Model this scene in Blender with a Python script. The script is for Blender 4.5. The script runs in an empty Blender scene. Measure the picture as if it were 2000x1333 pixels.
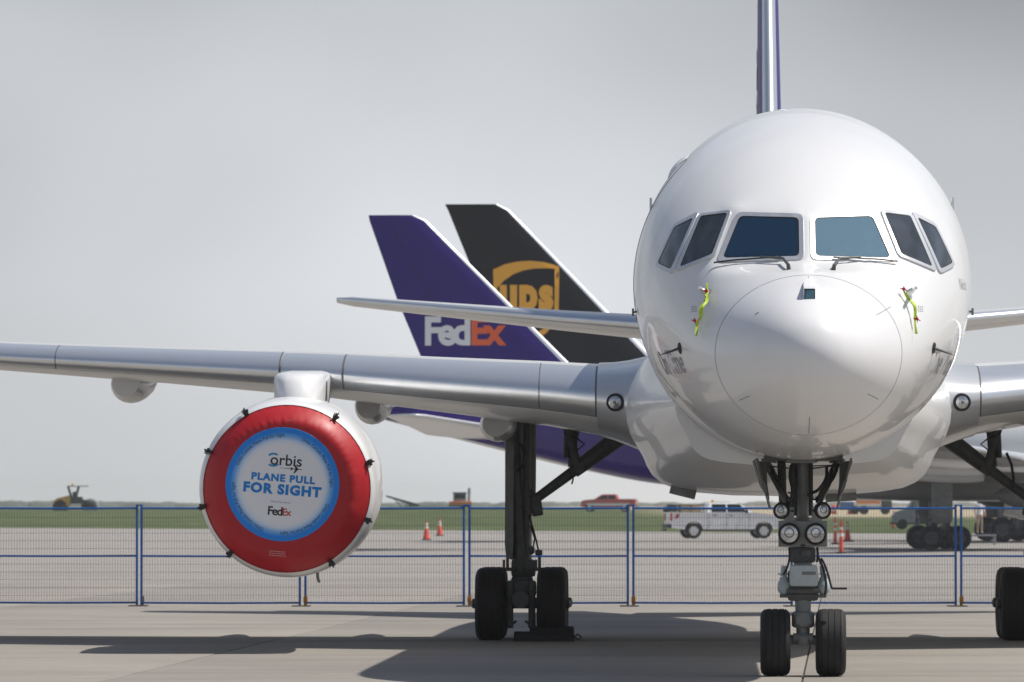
import bpy, bmesh, math, random
import numpy as np
from mathutils import Vector, Matrix
from mathutils.bvhtree import BVHTree

random.seed(7)
SC = bpy.context.scene
COL = SC.collection
R = math.radians

# ------------------------------------------------------------------ camera
FPX, CAM_H, HORIZON = 11900.0, 1.90, 985.0            # focal length in photo pixels (2000 px wide), eye height
cam_d = bpy.data.cameras.new("camera")
cam = bpy.data.objects.new("camera", cam_d)
COL.objects.link(cam)
cam.location = (0, 0, CAM_H)
cam.rotation_euler = (R(90) + math.atan((HORIZON - 666.5) / FPX), 0, 0)
cam_d.sensor_width = 36.0
cam_d.lens = 36.0 * FPX / 2000.0
cam_d.clip_start = 1.0
cam_d.clip_end = 20000.0
cam_d.dof.use_dof = True
cam_d.dof.focus_distance = 67.0
cam_d.dof.aperture_fstop = 7.0
SC.camera = cam

# ------------------------------------------------------------------ light
SUN_DIR = Vector((0.53, 0.035, 0.85)).normalized()     # towards the sun
SUN_EL = math.asin(SUN_DIR.z)
SUN_AZ = math.atan2(SUN_DIR.x, SUN_DIR.y)              # from +Y towards +X
world = bpy.data.worlds.new("World")
SC.world = world
world.use_nodes = True
wn, wl = world.node_tree.nodes, world.node_tree.links
wn.clear()
w_out = wn.new("ShaderNodeOutputWorld")
w_bg = wn.new("ShaderNodeBackground")
w_sky = wn.new("ShaderNodeTexSky")
w_sky.sky_type = 'NISHITA'
w_sky.sun_disc = False
w_sky.sun_elevation = SUN_EL
w_sky.sun_rotation = SUN_AZ
w_sky.altitude = 1000
w_sky.air_density = 1.0
w_sky.dust_density = 3.0
w_sky.ozone_density = 1.0
w_bg.inputs["Strength"].default_value = 0.10
# thin smoky overcast: broad soft cloud veils, greyest towards the horizon
w_tc = wn.new("ShaderNodeTexCoord")
w_map = wn.new("ShaderNodeMapping")
w_map.inputs["Location"].default_value = (-3.907, -3.54, 0.088)
w_map.inputs["Scale"].default_value = (1.0, 1.0, 1.6)
w_noise = wn.new("ShaderNodeTexNoise")
w_noise.inputs["Scale"].default_value = 6.0
w_noise.inputs["Detail"].default_value = 2.0
w_noise.inputs["Roughness"].default_value = 0.45
w_ramp = wn.new("ShaderNodeMapRange")
w_ramp.inputs["From Min"].default_value = 0.3
w_ramp.inputs["From Max"].default_value = 0.7
w_ramp.inputs["To Min"].default_value = 0.38
w_ramp.inputs["To Max"].default_value = 0.90
w_hsv = wn.new("ShaderNodeHueSaturation")
w_hsv.inputs["Saturation"].default_value = 0.9
w_sep = wn.new("ShaderNodeSeparateXYZ")
w_el = wn.new("ShaderNodeMapRange")                    # smoke veil: 1 at the horizon, 0 high up
w_el.inputs["From Min"].default_value = 0.08
w_el.inputs["From Max"].default_value = 0.55
w_el.inputs["To Min"].default_value = 1.0
w_el.inputs["To Max"].default_value = 0.0
w_mix = wn.new("ShaderNodeMixRGB")
w_veil = wn.new("ShaderNodeValToRGB")                 # smoke veil colour by height above the horizon
_e = w_veil.color_ramp.elements
_e[0].position = 0.0; _e[0].color = (.60, .605, .615, 1)
_e[1].position = 1.0; _e[1].color = (.13, .18, .26, 1)
for _p, _c in ((.035, (.575, .585, .60)), (.085, (.49, .505, .525)), (.22, (.44, .48, .54)), (.45, (.32, .37, .45))):
    _q = _e.new(_p); _q.color = (*_c, 1)
w_gain = wn.new("ShaderNodeMixRGB")
w_gain.blend_type = 'MULTIPLY'
w_gain.inputs[0].default_value = 1.0
w_gain.inputs[2].default_value = (10.3, 10.45, 10.6, 1)
w_mul = wn.new("ShaderNodeMixRGB")
w_mul.blend_type = 'MULTIPLY'
w_mul.inputs[0].default_value = 1.0
wl.new(w_tc.outputs["Generated"], w_map.inputs[0])
wl.new(w_map.outputs[0], w_noise.inputs["Vector"])
wl.new(w_noise.outputs["Fac"], w_ramp.inputs["Value"])
wl.new(w_tc.outputs["Generated"], w_sep.inputs[0])
wl.new(w_sep.outputs["Z"], w_el.inputs["Value"])
wl.new(w_sky.outputs[0], w_hsv.inputs["Color"])
wl.new(w_el.outputs[0], w_mix.inputs[0])
wl.new(w_sep.outputs["Z"], w_veil.inputs[0])
wl.new(w_veil.outputs[0], w_gain.inputs[1])
wl.new(w_gain.outputs[0], w_mix.inputs[2])
wl.new(w_hsv.outputs[0], w_mix.inputs[1])
wl.new(w_mix.outputs[0], w_mul.inputs[1])
wl.new(w_ramp.outputs[0], w_mul.inputs[2])
wl.new(w_mul.outputs[0], w_bg.inputs["Color"])
wl.new(w_bg.outputs[0], w_out.inputs[0])

sun_d = bpy.data.lights.new("sun", 'SUN')
sun_d.energy = 3.0
sun_d.angle = R(0.55)
sun_d.color = (1.0, 0.95, 0.88)
sun = bpy.data.objects.new("sun", sun_d)
COL.objects.link(sun)
sun.location = (40, 60, 80)
sun.rotation_euler = (-SUN_DIR).to_track_quat('-Z', 'Y').to_euler()

SC.view_settings.view_transform = 'Standard'
SC.view_settings.look = 'None'
SC.view_settings.exposure = 0.55
SC.view_settings.gamma = 1.0
SC.view_settings.use_curve_mapping = False
SC.render.engine = 'CYCLES'
SC.cycles.use_denoising = True
SC.cycles.max_bounces = 8
SC.cycles.volume_bounces = 1


def at(px, py, d):
    """World point seen at photo pixel (px, py) at distance d."""
    return Vector(((px - 1000.0) * d / FPX, d, CAM_H + (HORIZON - py) * d / FPX))


# ------------------------------------------------------------------ helpers
def tag(o, label=None, cat=None, group=None, kind=None):
    if label: o['label'] = label
    if cat: o['category'] = cat
    if group: o['group'] = group
    if kind: o['kind'] = kind
    return o


def empty(name, loc=(0, 0, 0), rz=0.0, label=None, cat=None, group=None):
    o = bpy.data.objects.new(name, None)
    o.empty_display_size = 0.3
    COL.objects.link(o)
    o.location = loc
    o.rotation_euler = (0, 0, rz)
    return tag(o, label, cat, group)


class MB:
    def __init__(self):
        self.v, self.f, self.m = [], [], []

    def add(self, vs, fs, mi=0):
        b = len(self.v)
        self.v += [tuple(p) for p in vs]
        self.f += [tuple(i + b for i in f) for f in fs]
        self.m += [mi] * len(fs)
        return self

    def box(self, c, s, bev=0.0, rot=None, mi=0):
        hx, hy, hz = s[0] / 2, s[1] / 2, s[2] / 2
        b = min(bev, hx * .9, hy * .9, hz * .9)
        c = Vector(c)
        M = rot if rot is not None else Matrix.Identity(3)
        if b <= 0:
            vs = [c + M @ Vector((x * hx, y * hy, z * hz)) for x in (-1, 1) for y in (-1, 1) for z in (-1, 1)]
            return self.add(vs, [(0, 1, 3, 2), (4, 6, 7, 5), (0, 4, 5, 1), (2, 3, 7, 6), (0, 2, 6, 4), (1, 5, 7, 3)], mi)
        bm = bmesh.new()
        bmesh.ops.create_cube(bm, size=1.0)
        for v in bm.verts:
            v.co = Vector((v.co.x * hx * 2, v.co.y * hy * 2, v.co.z * hz * 2))
        bmesh.ops.bevel(bm, geom=bm.edges[:] + bm.verts[:], offset=b, segments=2, profile=0.6, affect='EDGES')
        bm.verts.index_update()
        vs = [c + M @ v.co for v in bm.verts]
        fs = [[v.index for v in f.verts] for f in bm.faces]
        bm.free()
        return self.add(vs, fs, mi)

    def tube(self, pts, r, n=10, caps=True, mi=0):
        pts = [Vector(p) for p in pts]
        rs = r if isinstance(r, (list, tuple)) else [r] * len(pts)
        t0 = (pts[1] - pts[0]).normalized()
        up = Vector((0, 0, 1)) if abs(t0.z) < 0.9 else Vector((1, 0, 0))
        a = t0.cross(up).normalized()
        vs, fs = [], []
        for i, p in enumerate(pts):
            if i == 0: t = t0
            elif i == len(pts) - 1: t = (pts[i] - pts[i - 1]).normalized()
            else: t = ((pts[i + 1] - pts[i]).normalized() + (pts[i] - pts[i - 1]).normalized()).normalized()
            a = (a - t * a.dot(t)).normalized()
            b = t.cross(a)
            for k in range(n):
                th = 2 * math.pi * k / n
                vs.append(p + (a * math.cos(th) + b * math.sin(th)) * rs[i])
        for i in range(len(pts) - 1):
            for k in range(n):
                k2 = (k + 1) % n
                fs.append((i * n + k, i * n + k2, (i + 1) * n + k2, (i + 1) * n + k))
        if caps:
            fs.append(tuple(range(n - 1, -1, -1)))
            fs.append(tuple((len(pts) - 1) * n + k for k in range(n)))
        return self.add(vs, fs, mi)

    def lathe(self, prof, o, axis, n=32, mi=0, cap0=False, cap1=False):
        """prof: list of (radius, distance along axis)."""
        ax = Vector(axis).normalized()
        up = Vector((0, 0, 1)) if abs(ax.z) < 0.9 else Vector((1, 0, 0))
        a = ax.cross(up).normalized()
        b = ax.cross(a)
        o = Vector(o)
        vs, fs = [], []
        for (r, t) in prof:
            for k in range(n):
                th = 2 * math.pi * k / n
                vs.append(o + ax * t + (a * math.cos(th) + b * math.sin(th)) * max(r, 1e-4))
        for i in range(len(prof) - 1):
            for k in range(n):
                k2 = (k + 1) % n
                fs.append((i * n + k, (i + 1) * n + k, (i + 1) * n + k2, i * n + k2))
        if cap0: fs.append(tuple(range(n)))
        if cap1: fs.append(tuple((len(prof) - 1) * n + k for k in range(n - 1, -1, -1)))
        return self.add(vs, fs, mi)

    def loft(self, rings, cap0=True, cap1=True, closed=True, mi=0):
        n = len(rings[0])
        vs = [p for r in rings for p in r]
        fs = []
        for i in range(len(rings) - 1):
            for k in range(n if closed else n - 1):
                k2 = (k + 1) % n
                fs.append((i * n + k, i * n + k2, (i + 1) * n + k2, (i + 1) * n + k))
        if cap0: fs.append(tuple(range(n - 1, -1, -1)))
        if cap1: fs.append(tuple((len(rings) - 1) * n + k for k in range(n)))
        return self.add(vs, fs, mi)

    def prism(self, poly, y0, y1, axis='y', mi=0):
        """poly: list of (a, b); extruded along axis between y0 and y1."""
        def P(a, b, y):
            return {'y': (a, y, b), 'x': (y, a, b), 'z': (a, b, y)}[axis]
        n = len(poly)
        vs = [P(a, b, y0) for a, b in poly] + [P(a, b, y1) for a, b in poly]
        fs = [tuple(range(n)), tuple(range(2 * n - 1, n - 1, -1))]
        fs += [(i, i + n, (i + 1) % n + n, (i + 1) % n) for i in range(n)]
        return self.add(vs, fs, mi)

    def build(self, name, mats, parent=None, angle=35, flat=False, loc=None):
        me = bpy.data.meshes.new(name)
        me.from_pydata([tuple(p) for p in self.v], [], self.f)
        if not isinstance(mats, (list, tuple)): mats = [mats]
        for m in mats: me.materials.append(m)
        me.polygons.foreach_set("material_index", self.m)
        bm = bmesh.new()
        bm.from_mesh(me)
        bmesh.ops.recalc_face_normals(bm, faces=bm.faces[:])
        bm.to_mesh(me)
        bm.free()
        if not flat:
            me.polygons.foreach_set("use_smooth", [True] * len(me.polygons))
            me.set_sharp_from_angle(angle=R(angle))
        me.update()
        o = bpy.data.objects.new(name, me)
        COL.objects.link(o)
        if parent is not None: o.parent = parent
        if loc is not None: o.location = loc
        return o


def copy_tree(o, parent=None):
    kids = list(o.children)
    c = o.copy()
    COL.objects.link(c)
    if parent is not None:
        c.parent = parent
    for k in kids:
        copy_tree(k, c)
    return c


def spl(tab, xs):
    """monotone cubic interpolation through a table (list of (x, y))."""
    X = np.array([p[0] for p in tab], float)
    Y = np.array([p[1] for p in tab], float)
    h = np.diff(X); d = np.diff(Y) / h
    m = np.zeros(len(X))
    m[0], m[-1] = d[0], d[-1]
    for i in range(1, len(X) - 1):
        if d[i - 1] * d[i] > 0:
            w1, w2 = 2 * h[i] + h[i - 1], h[i] + 2 * h[i - 1]
            m[i] = (w1 + w2) / (w1 / d[i - 1] + w2 / d[i])
    xs = np.asarray(xs, float)
    i = np.clip(np.searchsorted(X, xs) - 1, 0, len(X) - 2)
    t = np.clip((xs - X[i]) / h[i], 0, 1)
    return ((2 * t**3 - 3 * t**2 + 1) * Y[i] + (t**3 - 2 * t**2 + t) * h[i] * m[i]
            + (-2 * t**3 + 3 * t**2) * Y[i + 1] + (t**3 - t**2) * h[i] * m[i + 1])


def text_polys(body, size=1.0, bold=0.0, spacing=1.0, align='CENTER', res=3):
    """Flat triangulated lettering -> (verts 2D, faces)."""
    cu = bpy.data.curves.new("lettering", 'FONT')
    cu.body = body
    cu.size = size
    cu.offset = bold
    cu.space_character = spacing
    cu.align_x = align
    cu.resolution_u = res
    cu.fill_mode = 'FRONT'
    o = bpy.data.objects.new("lettering", cu)
    COL.objects.link(o)
    dg = bpy.context.evaluated_depsgraph_get()
    me = bpy.data.meshes.new_from_object(o.evaluated_get(dg))
    vs = [(v.co.x, v.co.y) for v in me.vertices]
    fs = [tuple(p.vertices) for p in me.polygons]
    bpy.data.objects.remove(o)
    bpy.data.curves.remove(cu)
    bpy.data.meshes.remove(me)
    return vs, fs


# ------------------------------------------------------------------ materials
def mat(name, col, rough=0.5, metal=0.0, coat=0.0, spec=0.5, var=0.0, vscale=3.0, col2=None, stretch=(1, 1, 1),
        bump=0.0, bscale=40.0, rvar=0.0, emis=None, ior=None, detail=6.0):
    m = bpy.data.materials.new(name)
    m.use_nodes = True
    nt = m.node_tree
    b = nt.nodes["Principled BSDF"]
    b.inputs["Base Color"].default_value = (*col, 1)
    b.inputs["Roughness"].default_value = rough
    b.inputs["Metallic"].default_value = metal
    b.inputs["Specular IOR Level"].default_value = spec
    b.inputs["Coat Weight"].default_value = coat
    b.inputs["Coat Roughness"].default_value = 0.04
    if ior: b.inputs["IOR"].default_value = ior
    if var > 0 or col2 is not None or rvar > 0:
        tc = nt.nodes.new("ShaderNodeTexCoord")
        mp = nt.nodes.new("ShaderNodeMapping")
        mp.inputs["Scale"].default_value = stretch
        nz = nt.nodes.new("ShaderNodeTexNoise")
        nz.inputs["Scale"].default_value = vscale
        nz.inputs["Detail"].default_value = detail
        nz.inputs["Roughness"].default_value = 0.6
        nt.links.new(tc.outputs["Object"], mp.inputs[0])
        nt.links.new(mp.outputs[0], nz.inputs["Vector"])
        rp = nt.nodes.new("ShaderNodeMapRange")
        rp.inputs["From Min"].default_value = 0.3
        rp.inputs["From Max"].default_value = 0.7
        nt.links.new(nz.outputs["Fac"], rp.inputs["Value"])
        if var > 0 or col2 is not None:
            mx = nt.nodes.new("ShaderNodeMixRGB")
            c2 = col2 if col2 is not None else tuple(c * (1 - var) for c in col)
            mx.inputs[1].default_value = (*col, 1)
            mx.inputs[2].default_value = (*c2, 1)
            nt.links.new(rp.outputs[0], mx.inputs[0])
            nt.links.new(mx.outputs[0], b.inputs["Base Color"])
        if rvar > 0:
            rr = nt.nodes.new("ShaderNodeMapRange")
            rr.inputs["To Min"].default_value = max(0.02, rough - rvar)
            rr.inputs["To Max"].default_value = rough + rvar
            nt.links.new(rp.outputs[0], rr.inputs["Value"])
            nt.links.new(rr.outputs[0], b.inputs["Roughness"])
    if bump > 0:
        tc2 = nt.nodes.new("ShaderNodeTexCoord")
        nb = nt.nodes.new("ShaderNodeTexNoise")
        nb.inputs["Scale"].default_value = bscale
        nb.inputs["Detail"].default_value = 4
        bp = nt.nodes.new("ShaderNodeBump")
        bp.inputs["Strength"].default_value = bump
        bp.inputs["Distance"].default_value = 0.02
        nt.links.new(tc2.outputs["Object"], nb.inputs["Vector"])
        nt.links.new(nb.outputs["Fac"], bp.inputs["Height"])
        nt.links.new(bp.outputs[0], b.inputs["Normal"])
    if emis:
        b.inputs["Emission Color"].default_value = (*emis[:3], 1)
        b.inputs["Emission Strength"].default_value = emis[3]
    return m


M = {}
M['white'] = mat("white_paint", (.80, .805, .805), .34, coat=.4, spec=.3, var=.04, vscale=.8, detail=3)
M['radome'] = mat("radome_paint", (.80, .80, .805), .30, coat=.25, spec=.3, var=.03, vscale=1.2, detail=3)
M['wing'] = mat("wing_paint", (.72, .725, .715), .30, coat=.4, var=.06, vscale=1.2, stretch=(.6, 2.0, 1))
M['alu'] = mat("polished_aluminium", (.80, .82, .84), .36, metal=.85, var=.06, vscale=2, rvar=.02, stretch=(.3, 2, 1), detail=2)
M['frame'] = mat("window_frame_metal", (.66, .68, .70), .40, metal=.5, var=.1, vscale=12)
M['glass'] = mat("cockpit_glass", (.006, .015, .018), .03, spec=.9, ior=2.1, bump=.10, bscale=2.2)
M['glass'].node_tree.nodes['Principled BSDF'].inputs['Specular Tint'].default_value = (.38, .69, .97, 1)   # conductive coating
M['sideglass'] = mat("side_glass", (.045, .055, .062), .05, spec=.6, ior=1.6, var=.5, vscale=3)
M['seal'] = mat("black_seal", (.012, .012, .013), .6)
M['seam'] = mat("panel_seam", (.10, .10, .105), .6)
M['rubber'] = mat("tyre_rubber", (.016, .016, .017), .75, var=.3, vscale=9, bump=.15, bscale=60)
M['rim'] = mat("wheel_rim", (.10, .105, .11), .5, metal=.3, var=.2, vscale=8)
M['gear'] = mat("gear_paint", (.24, .255, .255), .45, var=.3, vscale=4, col2=(.14, .15, .145), rvar=.1)
M['shadegrey'] = mat("shade_grey", (.22, .225, .225), .4, coat=.3, var=.1, vscale=1)  # shade on the far jet's wings and belly, put into the colour
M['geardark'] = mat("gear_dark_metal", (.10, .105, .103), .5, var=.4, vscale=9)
M['gearlight'] = mat("gear_light_paint", (.45, .52, .54), .4, var=.15, vscale=9)
M['chrome'] = mat("chrome", (.7, .7, .7), .12, metal=1)
M['hose'] = mat("hydraulic_hose", (.02, .02, .02), .5)
M['lens'] = mat("lamp_lens", (.75, .76, .78), .12, metal=.75, var=.5, vscale=14, col2=(.3, .3, .31))
M['red'] = mat("red_vinyl", (.46, .013, .02), .5, coat=.15, spec=.3, var=.08, vscale=4, bump=.05, bscale=14)
M['blackplastic'] = mat("black_plastic", (.015, .015, .016), .45)
M['textblack'] = mat("print_black", (.012, .014, .025), .6)
M['textblue'] = mat("print_blue", (.0, .22, .64), .55)
M['textlight'] = mat("print_light_blue", (.02, .28, .55), .55)
M['textpink'] = mat("print_pink", (.7, .3, .3), .6)
M['textgrey'] = mat("print_grey", (.27, .275, .285), .5)
M['fedexpurple'] = mat("print_purple", (.035, .012, .12), .5)
M['fedexorange'] = mat("print_orange", (.78, .13, .035), .5)
M['fedexwhite'] = mat("print_white", (.75, .76, .78), .5)
M['purple'] = mat("purple_paint", (.032, .016, .185), .45, spec=.25, var=.10, vscale=.5)
M['brown'] = mat("dark_brown_paint", (.012, .014, .017), .5, spec=.2, var=.15, vscale=.5)
M['gold'] = mat("gold_print", (.88, .43, .04), .5)
M['fence'] = mat("blue_fence_paint", (.006, .11, .40), .4, var=.25, vscale=6)
M['wire'] = mat("fence_wire", (.10, .115, .15), .5)
M['orange'] = mat("clamp_orange", (.42, .17, .02), .6, var=.4, vscale=12)
M['steel'] = mat("dull_steel", (.10, .08, .07), .6, var=.3, vscale=10)
M['cone'] = mat("cone_orange", (.85, .10, .055), .55, var=.1, vscale=5)
M['conewhite'] = mat("cone_white", (.8, .78, .68), .5)
M['lime'] = mat("lime_ribbon", (.52, .68, .03), .6, var=.2, vscale=20)
M['knot'] = mat("red_ribbon", (.45, .03, .03), .6)
M['carwhite'] = mat("car_white", (.86, .87, .88), .3, coat=.6, var=.04, vscale=1)
M['carred'] = mat("car_red", (.62, .075, .06), .35, coat=.6, var=.08, vscale=1)
M['carglass'] = mat("car_glass", (.012, .018, .022), .12, spec=.2)
M['yellow'] = mat("machine_yellow", (.72, .42, .05), .5, var=.2, vscale=3)
M['machdark'] = mat("machine_dark", (.045, .05, .055), .6, var=.3, vscale=3)
M['machgrey'] = mat("machine_grey", (.30, .31, .33), .5, var=.2, vscale=3)
M['truckorange'] = mat("truck_orange", (.70, .22, .07), .5, var=.1, vscale=2)
M['truckblue'] = mat("truck_blue", (.06, .13, .30), .5, var=.1, vscale=2)
M['redlight'] = mat("tail_lamp_red", (.5, .012, .03), .25)
M['wood'] = mat("tool_box_tan", (.45, .33, .18), .6, var=.2, vscale=4)

M['red'].node_tree.nodes['Principled BSDF'].inputs['Coat Roughness'].default_value = .32


def concrete(name, base, dark, streak):
    m = bpy.data.materials.new(name)
    m.use_nodes = True
    nt = m.node_tree
    L = nt.links
    b = nt.nodes["Principled BSDF"]
    b.inputs["Roughness"].default_value = .85
    b.inputs["Specular IOR Level"].default_value = .25
    geo = nt.nodes.new("ShaderNodeNewGeometry")
    def noise(scale, stretch, detail=6, rough=.6):
        mp = nt.nodes.new("ShaderNodeMapping")
        mp.inputs["Scale"].default_value = stretch
        nz = nt.nodes.new("ShaderNodeTexNoise")
        nz.inputs["Scale"].default_value = scale
        nz.inputs["Detail"].default_value = detail
        nz.inputs["Roughness"].default_value = rough
        L.new(geo.outputs["Position"], mp.inputs[0])
        L.new(mp.outputs[0], nz.inputs["Vector"])
        return nz.outputs["Fac"]
    def ramp(fac, lo, hi):
        r = nt.nodes.new("ShaderNodeMapRange")
        r.inputs["From Min"].default_value = lo
        r.inputs["From Max"].default_value = hi
        L.new(fac, r.inputs["Value"])
        return r.outputs[0]
    def mix(fac, a, c, mode='MIX'):
        x = nt.nodes.new("ShaderNodeMixRGB")
        x.blend_type = mode
        if hasattr(fac, 'node'): L.new(fac, x.inputs[0])
        else: x.inputs[0].default_value = fac
        for k, q in ((1, a), (2, c)):
            if hasattr(q, 'node'): L.new(q, x.inputs[k])
            else: x.inputs[k].default_value = (*q, 1)
        return x.outputs[0]
    c = mix(ramp(noise(.22, (1, 1, 1)), .35, .65), base, dark)
    c = mix(ramp(noise(1.0, (.12, .5, 1), 5), .52, .72), c, streak)            # old tyre scrubs and wash marks
    c = mix(ramp(noise(7.0, (.6, 1, 1), 8), .60, .72), c, tuple(q * .66 for q in dark))
    c = mix(ramp(noise(.9, (1, 1, 1), 3), .66, .74), c, tuple(min(1, q * 1.12) for q in base))
    L.new(c, b.inputs["Base Color"])
    bp = nt.nodes.new("ShaderNodeBump")
    bp.inputs["Strength"].default_value = .25
    bp.inputs["Distance"].default_value = .01
    L.new(noise(30, (1, 1, 1), 5), bp.inputs["Height"])
    L.new(bp.outputs[0], b.inputs["Normal"])
    return m


M['concrete'] = concrete("apron_concrete", (.310, .286, .252), (.262, .243, .216), (.218, .204, .185))
M['farconcrete'] = concrete("taxiway_concrete", (.325, .303, .275), (.28, .262, .24), (.225, .214, .205))
M['joint'] = mat("joint_sealant", (.07, .065, .06), .9, var=.3, vscale=3)


def grass_mat():
    m = mat("mown_grass", (.105, .125, .048), .9, spec=.1, col2=(.055, .078, .028), vscale=.14, stretch=(1, .3, 1))
    nt = m.node_tree
    b = nt.nodes["Principled BSDF"]
    src = b.inputs["Base Color"].links[0].from_socket
    tc = nt.nodes.new("ShaderNodeTexCoord")
    sp = nt.nodes.new("ShaderNodeSeparateXYZ")
    nt.links.new(tc.outputs["Object"], sp.inputs[0])
    rg = nt.nodes.new("ShaderNodeMapRange")            # dry soil where the works are, far side of the berm
    rg.inputs["From Min"].default_value = 520
    rg.inputs["From Max"].default_value = 640
    rx = nt.nodes.new("ShaderNodeMapRange")
    rx.inputs["From Min"].default_value = 12
    rx.inputs["From Max"].default_value = 24
    ml = nt.nodes.new("ShaderNodeMath"); ml.operation = 'MULTIPLY'
    mx = nt.nodes.new("ShaderNodeMixRGB")
    mx.inputs[2].default_value = (.40, .34, .23, 1)
    nt.links.new(sp.outputs["Y"], rg.inputs["Value"])
    nt.links.new(sp.outputs["X"], rx.inputs["Value"])
    nt.links.new(rg.outputs[0], ml.inputs[0])
    nt.links.new(rx.outputs[0], ml.inputs[1])
    nt.links.new(ml.outputs[0], mx.inputs[0])
    nt.links.new(src, mx.inputs[1])
    nt.links.new(mx.outputs[0], b.inputs["Base Color"])
    return m


M['grass'] = grass_mat()

# ------------------------------------------------------------------ ground
def grass_edge(x):                                      # where the taxiway meets the grass
    return float(np.interp(x, [-60, -41, -4, 25, 60], [505, 491, 443, 397, 380]))


def ground_z(x, y):
    e = grass_edge(x)
    if y < e: return 0.0
    t = y - e
    z = 1.30 * (1 - math.exp(-(t / 170.0) ** 1.3))
    bump = math.exp(-((x + 9.5) / 9.0) ** 2) * math.exp(-((y - 640) / 70.0) ** 2) * .75
    bump += math.exp(-((x + 45) / 26.0) ** 2) * math.exp(-((y - 660) / 90.0) ** 2) * .25
    bump -= math.exp(-((x - 36) / 18.0) ** 2) * math.exp(-((y - 620) / 80.0) ** 2) * .35
    return z + bump * min(1, t / 60) + .05 * math.sin(x * .21 + y * .013) * min(1, t / 80)


ys = [-60, 100, 250, 360] + list(np.arange(375, 520, 4.0)) + list(np.arange(520, 760, 8.0)) + list(np.linspace(780, 2500, 24)) + [3200, 4200, 6000]
xs = [-1500, -700, -300, -140] + list(np.arange(-90, 91, 3.0)) + [140, 300, 700, 1500]
g = MB()
vs = []
for y in ys:
    for x in xs:
        z = ground_z(x, y)
        if y > 760: z = ground_z(x, 760) * max(.2, 1 - (y - 760) / 2500.0)
        vs.append((x, y, z - (.035 if y < grass_edge(x) + 1 else 0)))
nx = len(xs)
fs = [(j * nx + i, j * nx + i + 1, (j + 1) * nx + i + 1, (j + 1) * nx + i) for j in range(len(ys) - 1) for i in range(nx - 1)]
g.add(vs, fs)
tag(g.build("ground", M['grass'], angle=80), kind='structure')

# the apron: joint filler sheet with separate concrete slabs on it, plain sheet past them
NEAR_END = 152.0
ap = MB()
ap.add([(-300, -50, -.02), (300, -50, -.02), (300, NEAR_END, -.02), (-300, NEAR_END, -.02)], [(0, 1, 2, 3)])
apron = ap.build("apron", M['joint'])
tag(apron, kind='structure')
ang = R(-3.1)
ca, sa = math.cos(ang), math.sin(ang)
SX, SY, GAP = 7.5, 8.6, .022
sl = MB()
sl.box((0, 0, -.075), (SX - GAP, SY - GAP, .15), bev=.008)
slab0 = None
ox, oy = 3.22, 67.45                                    # a joint crossing behind the nose wheels
for j in range(-8, 10):
    for i in range(-7, 7):
        cx, cy = (i + .5) * SX, (j + .5) * SY
        X, Y = ox + cx * ca - cy * sa, oy + cx * sa + cy * ca
        if Y > NEAR_END - 4 or Y < 8 or abs(X) > 44: continue
        if slab0 is None:
            slab0 = sl.build("slab", M['concrete'], apron, angle=20)
            o = slab0
        else:
            o = slab0.copy()
            COL.objects.link(o)
        o.location = (X, Y, random.uniform(-.002, .002))
        o.rotation_euler = (0, 0, ang)
# the taxiway past the slabs runs to the grass
tw = MB()
exs = [-300, -60, -41, -4, 25, 60, 300]
vs = [(x, NEAR_END - 11, -.012) for x in exs] + [(x, grass_edge(x), -.012) for x in exs]
tw.add(vs, [(i, i + 1, i + 8, i + 7) for i in range(6)])
tag(tw.build("taxiway", M['farconcrete']), kind='structure')
# apron either side of the slabs, outside the slab field
sd = MB()
for a, b in ((-300, -36), (38, 300)):
    sd.add([(a, -50, -.016), (b, -50, -.016), (b, NEAR_END - 11, -.016), (a, NEAR_END - 11, -.016)], [(0, 1, 2, 3)])
sd.add([(-36, -50, -.016), (38, -50, -.016), (38, 14, -.016), (-36, 14, -.016)], [(0, 1, 2, 3)])
tag(sd.build("apron_pavement", M['concrete']), kind='structure')

# ================================================================== the twin-engined cargo jet (x = port, y = aft from the nose, z = up)
def smooth01(t):
    t = max(0.0, min(1.0, t))
    return t * t * (3 - 2 * t)


T_TOP = [(0, 3.45), (.03, 3.60), (.1, 3.73), (.3, 3.90), (.7, 4.09), (1.35, 4.29), (1.9, 4.49), (2.4, 4.86), (2.9, 5.24), (3.5, 5.56), (4.2, 5.85),
         (5.0, 6.09), (6.0, 6.30), (7.5, 6.42), (9, 6.43), (34, 6.43), (40, 6.38), (44, 6.2), (46.6, 5.95)]
T_BOT = [(0, 3.45), (.03, 3.295), (.1, 3.165), (.3, 2.995), (.7, 2.81), (1.35, 2.62), (1.9, 2.54), (2.4, 2.49), (2.9, 2.46), (3.5, 2.43), (4.2, 2.40),
         (5, 2.38), (31, 2.38), (35, 2.72), (38, 3.25), (42, 4.2), (46.6, 5.4)]
T_W = [(0, 0), (.03, .165), (.1, .295), (.3, .49), (.7, .72), (1.35, .975), (1.9, 1.17), (2.4, 1.335), (2.9, 1.495), (3.5, 1.655), (4.2, 1.775),
       (5, 1.85), (6, 1.88), (31, 1.88), (35, 1.75), (39, 1.40), (43, .85), (46.6, .2)]
T_ZC = [(0, 3.45), (.7, 3.46), (1.35, 3.48), (1.9, 3.56), (2.4, 3.70), (2.9, 3.87), (3.5, 4.04), (4.2, 4.2), (5, 4.31), (6, 4.36), (31, 4.36), (36, 4.5), (42, 5.1), (46.6, 5.7)]

# cockpit windows in front elevation (x, z), starboard mirrored
PANE1 = [(.080, 4.935), (.705, 4.968), (.890, 4.505), (.080, 4.510)]
PANE2 = [(.825, 5.005), (1.115, 4.985), (1.335, 4.425), (.995, 4.545)]
PANE3 = [(1.190, 4.975), (1.395, 4.885), (1.575, 4.495), (1.430, 4.410)]


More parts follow.
